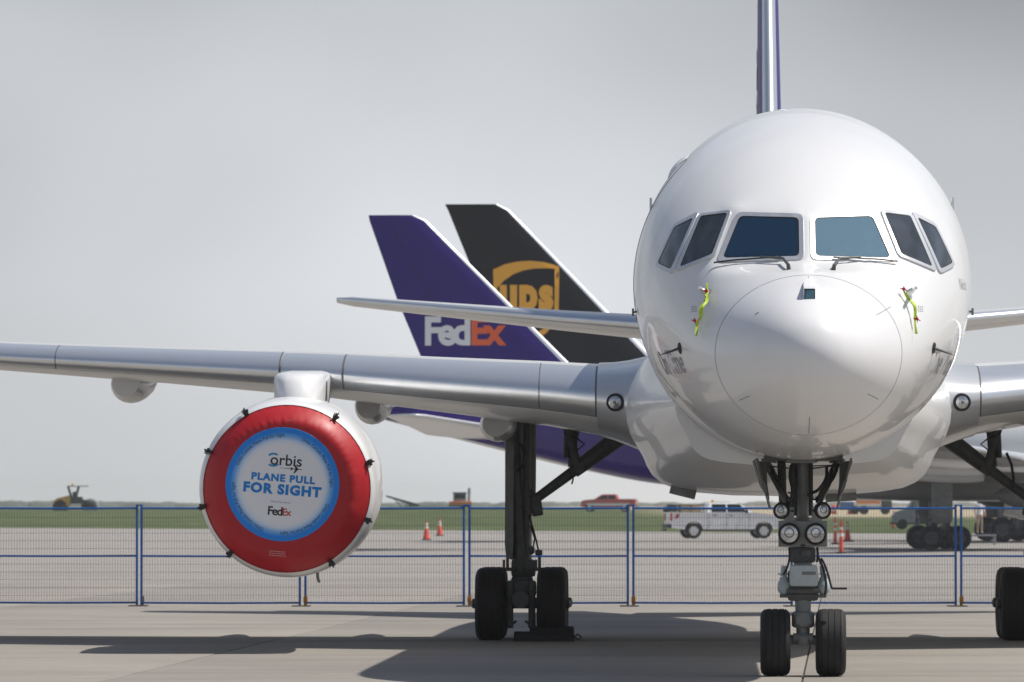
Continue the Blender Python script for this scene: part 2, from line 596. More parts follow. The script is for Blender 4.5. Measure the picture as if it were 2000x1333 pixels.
def fuselage_grid(svals, nth):
    svals = np.asarray(svals)
    q = np.sqrt(svals)                                  # blunt nose: the tables are smooth in the root of the distance
    top, bot, w, zc = (spl([(math.sqrt(a), b) for a, b in T], q) for T in (T_TOP, T_BOT, T_W, T_ZC))
    P = np.zeros((len(svals), nth, 3))
    for i, s in enumerate(svals):
        for k in range(nth):
            th = 2 * math.pi * k / nth
            c, sn = math.cos(th), math.sin(th)
            x = w[i] * c
            z = zc[i] + (top[i] - zc[i]) * sn if sn >= 0 else zc[i] + (zc[i] - bot[i]) * sn
            P[i, k] = (x, s, z)
    return P


def poly_dist(p, poly):
    """signed distance to a convex polygon, negative inside."""
    inside, best = True, 1e9
    n = len(poly)
    area = sum(poly[i][0] * poly[(i + 1) % n][1] - poly[(i + 1) % n][0] * poly[i][1] for i in range(n))
    for i in range(n):
        a, b = poly[i], poly[(i + 1) % n]
        ex, ez = b[0] - a[0], b[1] - a[1]
        px, pz = p[0] - a[0], p[1] - a[1]
        cr = ex * pz - ez * px
        if cr * area < 0: inside = False
        t = max(0, min(1, (px * ex + pz * ez) / (ex * ex + ez * ez)))
        best = min(best, math.hypot(px - ex * t, pz - ez * t))
    return -best if inside else best


NTH = 144
S_NOSE = list((np.linspace(0, 1, 40) ** 2) * 1.35)
S_FWD = list(np.linspace(1.35, 7.5, 96))
S_AFT = [8, 9, 10.5, 12, 15, 20, 25, 29, 31] + list(np.linspace(32, 46.6, 26))
P = fuselage_grid(S_NOSE + S_FWD[1:] + S_AFT, NTH)


def grid_mb(P):
    mb = MB()
    mb.loft([[tuple(q) for q in ring] for ring in P], cap0=False, cap1=False)
    return mb


def bvh_of(mb):
    return BVHTree.FromPolygons([Vector(v) for v in mb.v], mb.f)


# flatten the facets that carry the two big windscreens
raw = bvh_of(grid_mb(P))
def hit_front(bvh, x, z):
    h = bvh.ray_cast(Vector((x, -3, z)), Vector((0, 1, 0)))
    return h
plane_pts = [hit_front(raw, x, z)[0] for x, z in PANE1]
A = np.array([[p.x, p.z, 1] for p in plane_pts])
B = np.array([p.y for p in plane_pts])
pl_c = np.array([.47, .86, 0.0])                        # sweep and rake of the screens
pl_c[2] = float(B.mean() - .47 * A[:, 0].mean() - .86 * A[:, 1].mean())
D = np.zeros(P.shape[:2])
free = np.zeros(P.shape[:2], bool)
for i in range(P.shape[0]):
    s = P[i, 0, 1]
    if s < 1.6 or s > 5.2: continue
    for k in range(NTH):
        x, y, z = P[i, k]
        if z < 4.2: continue
        if z > 4.99 + .10 * abs(x):
            free[i, k] = s < 4.9
            continue
        zz = min(4.97, max(4.50, z))
        dx = max(0.0, abs(x) - (.90 - (zz - 4.50) * .38))
        d = math.sqrt((dx / .24) ** 2 + (max(0.0, 4.50 - z) / .18) ** 2)
        D[i, k] = (pl_c[0] * abs(x) + pl_c[1] * z + pl_c[2] - y) * smooth01(1 - d)
for it in range(600):                                   # fair the brow between the screens and the crown
    avg = (np.roll(D, 1, 0) + np.roll(D, -1, 0) + np.roll(D, 1, 1) + np.roll(D, -1, 1)) / 4
    D[free] = avg[free] * .985
P[:, :, 1] += D
ALL = grid_mb(P)
HULL = bvh_of(ALL)


def on_front(x, z, off=0.0):
    h = HULL.ray_cast(Vector((x, -3, z)), Vector((0, 1, 0)))
    n = h[1] if h[1].y < 0 else -h[1]
    return h[0] + n * off, n


def on_side(side, s, z, off=0.0):
    h = HULL.ray_cast(Vector((side * 5, s, z)), Vector((-side, 0, 0)))
    n = h[1] if h[1].x * side > 0 else -h[1]
    return h[0] + n * off, n


def livery(name):
    m = mat(name, (.79, .795, .795), .32, coat=.45, spec=.3, var=.03, vscale=.5, detail=2)
    nt = m.node_tree
    b = nt.nodes["Principled BSDF"]
    src = b.inputs["Base Color"].links[0].from_socket
    tc = nt.nodes.new("ShaderNodeTexCoord")
    sp = nt.nodes.new("ShaderNodeSeparateXYZ")
    nt.links.new(tc.outputs["Object"], sp.inputs[0])
    # purple aft of a raked line and above a belly line
    def m2(op, a, c):
        n = nt.nodes.new("ShaderNodeMath"); n.operation = op
        for k, q in ((0, a), (1, c)):
            if hasattr(q, 'node'): nt.links.new(q, n.inputs[k])
            else: n.inputs[k].default_value = q
        return n.outputs[0]
    aft = m2('GREATER_THAN', m2('ADD', sp.outputs["Y"], m2('MULTIPLY', sp.outputs["Z"], .6)), 32.5)
    belly = m2('GREATER_THAN', sp.outputs["Z"], m2('MAXIMUM', 2.74, m2('ADD', m2('MULTIPLY', sp.outputs["Y"], .25), -6.2)))
    both = m2('MULTIPLY', aft, belly)
    mx = nt.nodes.new("ShaderNodeMixRGB")
    nt.links.new(both, mx.inputs[0])
    nt.links.new(src, mx.inputs[1])
    mx.inputs[2].default_value = (.028, .011, .165, 1)
    nt.links.new(mx.outputs[0], b.inputs["Base Color"])
    return m


M['livery'] = livery("jet_livery")

NOSE_X0, NOSE_D, YAW = 3.05, 62.2, math.atan(.032)
jet = empty("cargo_jet", (NOSE_X0, NOSE_D, 0), -YAW,
            "white twin engined cargo jet parked nose on, large in the foreground", "airplane", "parked cargo jets")

NS = len(S_NOSE)
grid_mb(P[:NS]).build("radome", M['radome'], jet, angle=60)
fus = grid_mb(P[NS - 1:]).build("fuselage", M['livery'], jet, angle=60)
# radome joint
ring = [Vector(q) for q in P[NS - 1]]
sm = MB()
cen = Vector((0, 1.35, 3.46))
rin = [p + (p - cen).normalized() * .002 for p in ring]
sm.loft([[(p.x, p.y - .005, p.z) for p in rin], [(p.x, p.y + .005, p.z) for p in rin]], cap0=False, cap1=False)
sm.build("radome_seam", M['seam'], jet)
# lightning diverter strips on the radome
ds = MB()
for (x0, z0, x1, z1) in ((-.62, 3.02, -.72, 2.98), (.60, 3.04, .72, 2.99), (.70, 3.86, .86, 3.96), (-.52, 3.88, -.56, 3.86), (0.0, 4.16, 0.0, 4.27), (.0, 2.80, .0, 2.64)):
    pts = [on_front(x0 + (x1 - x0) * t, z0 + (z1 - z0) * t, .002)[0] for t in np.linspace(0, 1, 6)]
    ds.tube(pts, .0028, 5)
tag(ds.build("lightning_strip", M['seam'], jet), kind='stuff')


def rounded(poly, r, n=5):
    out = []
    m = len(poly)
    for i in range(m):
        p, a, b = Vector(poly[i]), Vector(poly[i - 1]), Vector(poly[(i + 1) % m])
        p0, p1 = p + (a - p).normalized() * r, p + (b - p).normalized() * r
        for t in np.linspace(0, 1, n):
            out.append((p0 * (1 - t) ** 2 + p * 2 * t * (1 - t) + p1 * t * t))
    return out


def resample(pts, n):
    pts = [Vector(p) for p in pts]
    L = [0]
    for i in range(len(pts)):
        L.append(L[-1] + (pts[(i + 1) % len(pts)] - pts[i]).length)
    out = []
    for k in range(n):
        t = L[-1] * k / n
        i = max(j for j in range(len(pts)) if L[j] <= t + 1e-9)
        a, b = pts[i], pts[(i + 1) % len(pts)]
        out.append(a + (b - a) * ((t - L[i]) / max(1e-9, L[i + 1] - L[i])))
    return out


def offset_poly(poly, d):
    """outward offset of a convex polygon by moving the edges."""
    n = len(poly)
    c = Vector((sum(p[0] for p in poly) / n, sum(p[1] for p in poly) / n))
    lines = []
    for i in range(n):
        a, b = Vector(poly[i]), Vector(poly[(i + 1) % n])
        e = (b - a).normalized()
        nn = Vector((e.y, -e.x))
        if nn.dot(a - c) < 0: nn = -nn
        dd = d[i] if isinstance(d, (list, tuple)) else d
        lines.append((a + nn * dd, e))
    out = []
    for i in range(n):
        (p, e), (q, f) = lines[i - 1], lines[i]
        den = e.x * f.y - e.y * f.x
        t = ((q.x - p.x) * f.y - (q.y - p.y) * f.x) / den
        out.append(p + e * t)
    return out


def cockpit_window(poly, side, margin, gmat, rad, name, flat=False):
    N = 96
    pof = .008 if flat else .016
    inner = resample(rounded([(x, z) for x, z in poly], rad), N)
    outer = resample(rounded(offset_poly(poly, margin), rad * 1.5), N)
    # ring: correspond by angle -> same start edge order keeps them matched
    fr = MB()
    r0 = [on_front(side * p.x, p.y, .0005)[0] for p in outer]
    r1 = [on_front(side * (p.x * .93 + q.x * .07), p.y * .93 + q.y * .07, pof + .004)[0] for p, q in zip(outer, inner)]
    r2 = [on_front(side * q.x, q.y, pof + .004)[0] for q in inner]
    r3 = [on_front(side * q.x, q.y, .0005)[0] for q in inner]
    fr.loft([r0, r1, r2, r3], cap0=False, cap1=False)
    f = fr.build("cockpit_window", M['frame'], jet, angle=40)
    # dark pressure seal between frame and pane
    cx, cz = sum(p.x for p in inner) / N, sum(p.y for p in inner) / N
    gl = MB()
    ctr = Vector((cx, cz))
    rings = []
    for t in (1.0, .985, .96, .93, .89, .85, .8, .74, .67, .6, .5, .4, .3, .2, .1):
        rings.append([on_front(side * (ctr + (q - ctr) * t).x, (ctr + (q - ctr) * t).y, pof)[0] for q in inner])
    gl.loft(rings, cap0=False, cap1=True)
    gl.build("pane", gmat, f, angle=80)
    se = MB()
    a = [on_front(side * q.x, q.y, pof + .0035)[0] for q in inner]
    b = [on_front(side * (ctr + (q - ctr) * .965).x, (ctr + (q - ctr) * .965).y, pof + .002)[0] for q in inner]
    se.loft([a, b], cap0=False, cap1=False)
    se.build("seal", M['seal'], f, angle=80)
    return f


for side in (1, -1):
    cockpit_window(PANE1, side, [.046, .052, .046, .05], M['glass'], .05, 'w', True)
    cockpit_window(PANE2, side, [.03, .035, .03, .03], M['sideglass'], .03, 'w')
    cockpit_window(PANE3, side, [.04, .02, .045, .03], M['sideglass'], .03, 'w')

# windscreen wipers
for side, pivot in ((-1, (-.20, 4.36)), (1, (.27, 4.355))):
    wp = MB()
    px, pz = pivot
    s2 = -1 if side < 0 else 1
    p = lambda x, z, o: on_front(x, z, o)[0]
    if side < 0:
        wp.tube([p(px, pz, .0), p(px, pz, .05), p(px - .05, pz + .08, .055), p(px - .28, pz + .115, .05)], [.024, .02, .015, .011], 7)
        a, b = (-.97, 4.435), (-.27, 4.475)
    else:
        wp.tube([p(px, pz, .0), p(px, pz, .05), p(px + .06, pz + .08, .055), p(px + .28, pz + .115, .05)], [.024, .02, .015, .011], 7)
        a, b = (.27, 4.475), (.95, 4.445)
    w_arm = wp.build("wiper", M['geardark'], jet)
    bl = MB()
    pts = [p(a[0] + (b[0] - a[0]) * t, a[1] + (b[1] - a[1]) * t + .008 * math.sin(t * 3), .035) for t in np.linspace(0, 1, 9)]
    bl.tube(pts, .010, 6)
    bl.build("wiper_blade", M['hose'], w_arm)

# enhanced-vision camera on top of the nose
ev = MB()
rings = []
for (y, w_, zb, zt) in ((.52, .060, 3.975, 4.12), (.55, .070, 3.955, 4.135), (.75, .072, 3.96, 4.165), (.95, .06, 4.0, 4.21), (1.25, .02, 4.1, 4.26)):
    rings.append([(-w_ + .08 * 0, y, zb), (w_, y, zb), (w_ * .85, y, zt), (-w_ * .85, y, zt)])
ev.loft(rings)
evo = ev.build("vision_camera", M['white'], jet, angle=30)
eg = MB()
eg.box((0, .515, 4.05), (.09, .014, .105), bev=.006)
eg.build("camera_window", mat("vision_window", (.05, .17, .24), .06, spec=.9), evo)
er = MB()
er.box((0, .520, 4.052), (.112, .010, .13), bev=.004)
er.build("window_bezel", M['seal'], evo)

# probes on the nose: angle-of-attack discs with vanes, pitot tubes
for side in (1, -1):
    ao = MB()
    q, n = on_front(side * 1.345, 3.555, .0)
    t_dir = Vector((side * .25, .92, -.10)) if True else None
    ao.lathe([(0, .012), (.052, .012), (.062, .004), (.062, -.03)], q, n, 24)
    disc = ao.build("angle_vane", M['seal'], jet)
    va = MB()
    va.tube([q + n * .01, q + n * .07 + Vector((side * .07, .05, -.035)), q + n * .05 + Vector((side * .16, .12, -.06))], [.018, .011, .004], 6)
    va.build("vane", M['geardark'], disc)
    pt = MB()
    q, n = on_front(side * 1.06, 4.12, 0)
    pt.tube([q - n * .02, q + n * .09, q + n * .11 + Vector((0, -.04, 0)), q + n * .11 + Vector((0, -.24, -.01))], [.045, .025, .02, .014], 8)
    pt.lathe([(0, .008), (.05, .006), (.07, 0)], q, n, 20)
    pt.build("pitot_tube", M['alu'], jet)
    tp = MB()
    q, n = on_side(side, 5.2, 4.03, 0)
    tp.tube([q - n * .02, q + n * .035], .012, 8)
    tp.box(q + n * .04, (.025, .05, .085), bev=.006)
    tp.build("static_probe", M['gear'], jet)
# small stencilled notices
st = MB()
for side in (1, -1):
    for r in range(4):
        for w0 in range(3):
            q, n = on_front(side * (1.165 + w0 * .022), 3.985 - r * .018, .002)
            q2, _ = on_front(side * (1.165 + w0 * .022 + .015), 3.985 - r * .018, .002)
            q3, _ = on_front(side * (1.165 + w0 * .022 + .015), 3.992 - r * .018, .002)
            q4, _ = on_front(side * (1.165 + w0 * .022), 3.992 - r * .018, .002)
            st.add([q, q2, q3, q4], [(0, 1, 2, 3)])
tag(st.build("stencil_marking", M['textgrey'], jet), kind='stuff')


def side_lettering(body, side, s0, z0, size, m, bold=0.0, spacing=1.0, stretch=1.0, name="lettering", align='LEFT'):
    vs, fs = text_polys(body, size, bold, spacing, align)
    mb = MB()
    mb.add([on_side(side, s0 + side * vx * stretch, z0 + vy, .003)[0] for vx, vy in vs], fs)
    return mb.build(name, m, jet, flat=True)


side_lettering("The World", 1, 2.55, 3.30, .36, M['textgrey'], spacing=1.0, bold=.004)
side_lettering("On Time", -1, 3.72, 3.30, .36, M['textgrey'], spacing=.95, bold=.004, align='LEFT')
side_lettering("Nikola", 1, 3.62, 4.22, .18, M['textgrey'], bold=-.003)

# crew / cargo door outline on the starboard side, ridge antenna and small blisters
for s_ring in (7.2,):
    kb = MB()
    i_ = min(range(P.shape[0]), key=lambda i: abs(P[i, 0, 1] - s_ring))
    c_ = Vector((0, P[i_, 0, 1], 4.36))
    lp = [Vector(q) + (Vector(q) - c_).normalized() * .0005 for q in P[i_]]
    kb.tube(lp + [lp[0]], .0018, 4, caps=False)
    kb.build("skin_joint", M['seam'], jet)
do = MB()
def side_loop(side, s0, s1, z0, z1, r=.15):
    poly = rounded([(s0, z0), (s1, z0), (s1, z1), (s0, z1)], r, 6)
    return [on_side(side, p.x, p.y, .002)[0] for p in resample(poly, 90)]
for side, a, b, c, d in ((-1, 5.6, 6.5, 3.95, 5.75),):
    lp = side_loop(side, a, b, c, d)
    do.tube(lp + [lp[0]], .0032, 5, caps=False)
tag(do.build("door_seam", M['seam'], jet), kind='stuff')
dh = MB()
q, n = on_side(-1, 5.75, 5.2, 0)
dh.box(q, (.03, .10, .24), bev=.01)
q, n = on_side(1, 5.75, 5.2, 0)
dh.box(q, (.03, .10, .24), bev=.01)
tag(dh.build("door_handle", M['frame'], jet), kind='stuff')
bl = MB()
for side, s, z in ((-1, 6.6, 5.72),):
    q, n = on_side(side, s, z, 0)
    bl.lathe([(0, .045), (.08, .038), (.14, .02), (.18, 0), (.18, -.05)], q, n, 16)
bl.build("antenna_blister", M['white'], jet)
# ---------------------------------------------------------------- belly fairing
bf = MB()
rings = []
half = [(.0, 2.01), (.7, 2.02), (1.2, 2.06), (1.5, 2.11), (1.66, 2.18), (1.78, 2.28), (1.85, 2.40), (1.90, 2.52), (1.98, 2.66), (2.06, 2.80), (2.11, 2.96), (2.125, 3.12),
        (2.105, 3.30), (2.05, 3.47), (1.98, 3.62), (1.90, 3.76), (1.78, 3.90), (.9, 3.95)]
for s, k in ((11.2, .68), (12.0, .755), (13.0, .83), (14.0, .89), (15.0, .94), (16.0, .975), (17.0, .995), (18, 1.0), (22, 1.0), (25, .985), (27, .90), (29, .74)):
    up = [(x * k, s, 3.12 + (z - 3.12) * k) for x, z in half]
    rings.append(up + [(-x, y, z) for x, y, z in up[::-1] if x > 0])
bf.loft(rings)
bf.build("belly_fairing", M['white'], jet, angle=60)
# ram air doors and small fittings beneath it
for x0, z0, rot, w_, h_ in ((-1.36, 2.10, R(-14), .34, .22), (.67, 2.02, R(3), .40, .18)):
    rd = MB()
    rd.box((x0, 16.6, z0), (w_, .03, h_), bev=.008, rot=Matrix.Rotation(-rot, 3, 'Y') @ Matrix.Rotation(R(-25), 3, 'X'))
    rd.build("ram_air_door", M['gear'], jet)
bx_ = MB()
bx_.box((-.52, 14.2, 2.21), (.085, .3, .11), bev=.02)
bx_.box((-.35, 14.2, 2.20), (.07, .3, .12), bev=.02)
bx_.box((-.435, 14.25, 2.17), (.12, .3, .03), bev=.008)
bx_.build("drain_mast", M['white'], jet)
vt = MB()
vt.box((1.44, 15.2, 2.375), (.15, .10, .05), rot=Matrix.Rotation(R(-24), 3, 'Y'))
vt.build("vent_slot", M['seal'], jet)

# ---------------------------------------------------------------- wings
WSEC = [(1.2, 16.6, 8.9, 3.16, .128), (1.95, 17.0, 8.3, 3.225, .126), (3.2, 17.68, 7.5, 3.37, .119), (4.7, 18.48, 6.75, 3.50, .113), (6.3, 19.33, 5.95, 3.645, .108),
        (8.5, 20.5, 5.05, 3.785, .102), (10.8, 21.73, 4.25, 3.93, .098), (15, 23.95, 3.0, 4.24, .095), (18.7, 25.9, 1.85, 4.55, .09), (19.0, 26.3, 1.3, 4.58, .07)]


def wsec(l):
    out = []
    for c in range(1, 5):
        out.append(float(np.interp(l, [q[0] for q in WSEC], [q[c] for q in WSEC])))
    return out


def foil_pt(l, u, off=0.0):
    """u in [-1, 1]: -1 lower trailing edge, 0 nose, +1 upper trailing edge."""
    s0, c, z0, t = wsec(l)
    xc = u * u
    yt = 5 * t * (.2969 * math.sqrt(xc) - .1260 * xc - .3516 * xc**2 + .2843 * xc**3 - .1036 * xc**4)
    camber = .018 * math.sin(math.pi * xc ** 1.3) if xc > 0 else 0
    tw = R(np.interp(l, [1.2, 6.3, 19], [2.2, 1.2, -1.0]))
    zz = camber + (yt if u > 0 else -yt * .96)
    # offset along the local normal (numerical)
    x, z = xc * c, zz * c
    if off:
        d = 1e-3
        def raw_(v):
            q = v * v
            y_ = 5 * t * (.2969 * abs(v) - .1260 * q - .3516 * q**2 + .2843 * q**3 - .1036 * q**4)
            cc = .018 * math.sin(math.pi * q ** 1.3)
            return np.array((q * c, (cc + (y_ if v > 0 else -y_ * .96)) * c))
        tg = raw_(u + d) - raw_(u - d)
        nn = np.array((-tg[1], tg[0])) / (np.linalg.norm(tg) + 1e-12)
        x, z = x + nn[0] * off, z + nn[1] * off
    xr = x * math.cos(tw) + z * math.sin(tw)
    zr = -x * math.sin(tw) + z * math.cos(tw)
    return (s0 + xr, z0 + zr)


US = [-1 + 2 * k / 56 for k in range(57)]


M['glove'] = mat("silver_gloss_paint", (.62, .635, .65), .28, metal=.35, coat=.4, var=.05, vscale=1)


def wing(side):
    mb = MB()
    ls = [1.2, 1.95, 2.6, 3.2, 4, 4.7, 5.5, 6.3, 7.4, 8.5, 10.8, 13, 15, 17, 18.7, 19.0]
    rings = []
    for l in ls:
        ring = []
        for u in US[1:-1] + [1.0]:
            y, z = foil_pt(l, u)
            ring.append((side * l, y, z))
        rings.append(ring)
    mb.loft(rings)
    w = mb.build("wing", M['wing'], jet, angle=50)
    # slats: polished leading-edge segments
    for l0, l1 in ((2.52, 3.26), (3.27, 5.92), (6.82, 10.02), (10.03, 13.3), (13.315, 16.6), (16.615, 18.6)):
        sb = MB()
        us = np.linspace(-.175, .36, 22)
        rings = []
        for l in np.linspace(l0, l1, 6):
            outer = [foil_pt(l, u, .016) for u in us]
            inner = [foil_pt(l, u, -.004) for u in us[::-1]]
            rings.append([(side * l, y, z) for y, z in outer + inner])
        sb.loft(rings)
        sb.build("slat", M['alu'], w, angle=40)
        eb = MB()
        for u0, n_ in ((-.18, 1),):
            pts = []
            for l in np.linspace(l0, l1, 6):
                y, z = foil_pt(l, u0, .006)
                pts.append((side * l, y, z))
            eb.tube(pts, .010, 5)
        eb.build("slat_edge", M['seal'], w)
    for l0, l1 in ((2.50, 2.523), (3.257, 3.273), (5.917, 5.94), (6.80, 6.825), (10.017, 10.033), (13.297, 13.318)):
        gs = MB()
        us = np.linspace(-.18, .37, 20)
        gs.loft([[(side * l, *foil_pt(l, u, .0165)) for u in us] for l in (l0, l1)], cap0=False, cap1=False, closed=False)
        gs.build("slat_gap", M['seam'], w, angle=60)
    # fixed nose above the engine pylon
    fx = MB()
    us = np.linspace(-.175, .36, 20)
    rings = []
    for l in np.linspace(5.95, 6.79, 4):
        rings.append([(side * l, *foil_pt(l, u, .010)) for u in us] + [(side * l, *foil_pt(l, u, -.004)) for u in us[::-1]])
    fx.loft(rings)
    fx.build("fixed_nose", M['alu'], w, angle=40)
    # root glove with the landing light
    gl = MB()
    rings = []
    us = np.linspace(-.62, .7, 30)
    for l in (1.3, 1.8, 2.1, 2.3, 2.5):
        off = float(np.interp(l, [1.3, 1.8, 2.1, 2.3, 2.5], [.24, .15, .07, .034, .018]))
        rings.append([(side * l, *foil_pt(l, u, off)) for u in us] + [(side * l, *foil_pt(l, u, -.01)) for u in us[::-1]])
    gl.loft(rings)
    gl.build("root_glove", M['glove'], w, angle=50)
    l = 2.25
    y, z = foil_pt(l, -.02, .03)
    ax = Vector((side * .18, -1, -.04)).normalized()
    o = Vector((side * l, y - .035, z))
    lt = MB()
    lt.lathe([(.085, .045), (.108, .045), (.118, .03), (.118, -.10)], o, ax, 28)
    lo = lt.build("landing_light", M['seal'], w)
    le = MB()
    le.lathe([(0, .062), (.03, .060), (.06, .052), (.088, .04)], o, ax, 28)
    le.build("lamp_lens", M['lens'], lo)
    la = MB()
    la.lathe([(.0, .066), (.022, .063), (.028, .055)], o, ax, 14)
    la.build("lamp_bulb", M['gear'], lo)
    # flap edge line and flap track fairings
    for l, y0, L_, hw, hh, drop in ((9.15, 22.3, 4.2, .27, .27, .06), (5.75, 22.0, 4.9, .24, .27, .04), (3.98, 21.9, 5.2, .26, .25, -.02)):
        fb = MB()
        rings = []
        for t in np.linspace(0, 1, 15):
            yy = y0 + L_ * t
            s0, c, z0, tt = wsec(l)
            q = min(.96, max(.05, (yy - s0) / c)) ** .5
            zl = foil_pt(l, -q)[1]
            a = math.sin(math.pi * min(1, .06 + t * .94) ** .62) ** .55
            a = max(.05, a)
            rr = []
            for k in range(20):
                th = 2 * math.pi * k / 20
                rr.append((side * (l + hw * a * math.cos(th)), yy, zl + drop - hh * a * .55 + hh * a * math.sin(th)))
            rings.append(rr)
        fb.loft(rings)
        fb.build("flap_track_fairing", M['white'], w, angle=50)
    return w


wings = [wing(-1), wing(1)]


# ---------------------------------------------------------------- tail
def flat_surface(name, secs, m, le_m, parent, vertical=False, side=1):
    """secs: (span, le, chord, offset, thickness ratio)."""
    def pts(sec, us, off=0):
        sp, le, c, o, t = sec
        out = []
        for u in us:
            xc = u * u
            yt = 5 * t * (.2969 * abs(u) - .1260 * xc - .3516 * xc**2 + .2843 * xc**3 - .1036 * xc**4) * c
            a = (yt + off) * (1 if u >= 0 else -1) if abs(u) > 1e-6 else 0
            y = le + xc * c - (off if xc < .02 else 0)
            out.append((a, y, sp + o) if vertical else (side * sp, y, o + a))
        return out
    mb = MB()
    us = [-1 + 2 * k / 40 for k in range(1, 41)]
    mb.loft([pts(q, us) for q in secs])
    ob = mb.build(name, m, parent, angle=50)
    lb = MB()
    u2 = list(np.linspace(-.21, .21, 15))
    lb.loft([pts(q, u2, .012) + pts(q, u2[::-1], -.003) for q in secs])
    lb.build("leading_edge", le_m, ob, angle=45)
    return ob


FIN = [(5.9, 37.0, 7.3, 0, .066), (7.87, 39.0, 6.03, 0, .07), (10.5, 41.63, 4.49, 0, .08), (13.75, 44.9, 2.36, 0, .09), (13.98, 45.4, 1.9, 0, .08)]
fin = flat_surface("tail_fin", FIN, M['purple'], M['alu'], jet, vertical=True)
for side in (1, -1):
    flat_surface("tailplane", [(.7, 40.0, 4.9, 4.80, .10), (3.5, 42.0, 3.5, 5.07, .10), (7.3, 44.75, 1.75, 5.48, .10), (7.6, 45.2, 1.2, 5.51, .08)], M['wing'], M['alu'], jet, side=side)
FINB = BVHTree.FromPolygons([v.co.copy() for v in fin.data.vertices], [tuple(p.vertices) for p in fin.data.polygons])
# rudder line
rl = MB()
pts = []
for z in np.linspace(6.6, 13.6, 12):
    le = float(np.interp(z, [q[0] for q in FIN], [q[1] for q in FIN])); c = float(np.interp(z, [q[0] for q in FIN], [q[2] for q in FIN]))
    h = FINB.ray_cast(Vector((-3, le + c * .68, z)), Vector((1, 0, 0)))
    if h[0]: pts.append(h[0] + Vector((-.002, 0, 0)))
rl.tube(pts, .010, 5)
rl.build("rudder_seam", M['seal'], fin)


def fin_lettering(body, s0, z0, size, bold, m, sx=1.0, spacing=.9, bvh=FINB, parent=fin, x=-3):
    vs, fs = text_polys(body, size, bold, spacing, 'LEFT')
    w_ = max(v[0] for v in vs)
    mb = MB()
    out = []
    for vx, vy in vs:
        h = bvh.ray_cast(Vector((x, s0 - vx * sx, z0 + vy)), Vector((1, 0, 0)))
        out.append((h[0].x - .012 if h[0] else -.2, s0 - vx * sx, z0 + vy))
    mb.add(out, fs)
    mb.build("lettering", m, parent, flat=True)
    return w_ * sx


wf = fin_lettering("Fed", 45.0, 8.58, 1.62, .055, M['fedexwhite'], sx=.95, spacing=.84)
fin_lettering("Ex", 45.0 - wf + .02, 8.58, 1.62, .055, M['fedexorange'], sx=.95, spacing=.84)


# ---------------------------------------------------------------- engines
ENG = [(0, 1.07), (.02, 1.09), (.07, 1.108), (.2, 1.128), (.6, 1.155), (1.4, 1.17), (2.4, 1.155), (3.4, 1.10), (4.3, .95), (5.0, .80)]


def engine(side):
    h = empty("engine", (side * 6.41, 15.25, 2.095))
    h.parent = jet
    h.rotation_euler = (R(1.6), 0, R(1.2) * -side)
    nb = MB()
    nb.lathe([(.90, .55), (.95, .35), (1.02, .12), (1.07, .03)] + [(r_, t_) for t_, r_ in ENG], (0, 0, 0), (0, 1, 0), 72)
    nb.build("nacelle", M['white'], h, angle=50)
    ex = MB()
    ex.lathe([(.78, 4.7), (.55, 5.0), (.5, 5.6), (.3, 6.1), (.02, 6.5)], (0, 0, 0), (0, 1, 0), 40)
    ex.build("exhaust_cone", M['geardark'], h)
    fa = MB()
    fa.lathe([(.0, .75), (.12, .85), (.2, 1.0), (.92, 1.05)], (0, 0, 0), (0, 1, 0), 40)
    for k in range(24):
        th = 2 * math.pi * k / 24
        d = Vector((math.cos(th), 0, math.sin(th))); t = Vector((-math.sin(th), 0, math.cos(th)))
        fa.add([d * .2 + Vector((0, .95, 0)), d * .2 + t * .05 + Vector((0, 1.0, 0)), d * .9 + t * .16 + Vector((0, 1.0, 0)), d * .9 + t * .02 + Vector((0, .86, 0))], [(0, 1, 2, 3)])
    fa.build("fan", M['geardark'], h)
    dr = MB()
    dr.tube([(.33, 1.4, -1.0), (.33, 1.42, -1.18), (.35, 1.45, -1.25)], .020, 7)
    dr.build("drain_pipe", M['gear'], h)
    pb = MB()
    rings = []
    for z, y0, y1, hw in ((.95, .95, 6.2, .31), (1.15, 1.0, 7.0, .325), (1.35, 1.12, 8.5, .335), (1.42, 1.22, 9.0, .325), (1.46, 1.4, 9.0, .29), (1.48, 1.9, 9.0, .20)):
        rr = []
        for k in range(28):
            th = 2 * math.pi * k / 28
            yc = y0 + .95
            c, sn = math.cos(th), math.sin(th)
            y = yc + (yc - y0) * sn if sn < 0 else yc + (y1 - yc) * sn
            rr.append((hw * math.copysign(abs(c) ** .62, c) - side * .07, y, z))
        rings.append(rr)
    pb.loft(rings)
    pb.build("pylon", M['white'], h, angle=60)
    vn = MB()
    for k in range(5):
        vn.box((-side * .07 + .33, 2.4 + k * .05, 1.22), (.02, .02, .26))
    vn.build("pylon_vent", M['geardark'], h)
    return h


engines = [engine(-1), engine(1)]


# ---------------------------------------------------------------- landing gear
def tyre_profile(r, w_):
    h = w_ / 2
    return [(r * .56, -h * .80), (r * .66, -h * .95), (r * .80, -h), (r * .90, -h * .93), (r * .965, -h * .78), (r * .99, -h * .5), (r, 0),
            (r * .99, h * .5), (r * .965, h * .78), (r * .90, h * .93), (r * .80, h), (r * .66, h * .95), (r * .56, h * .80)]


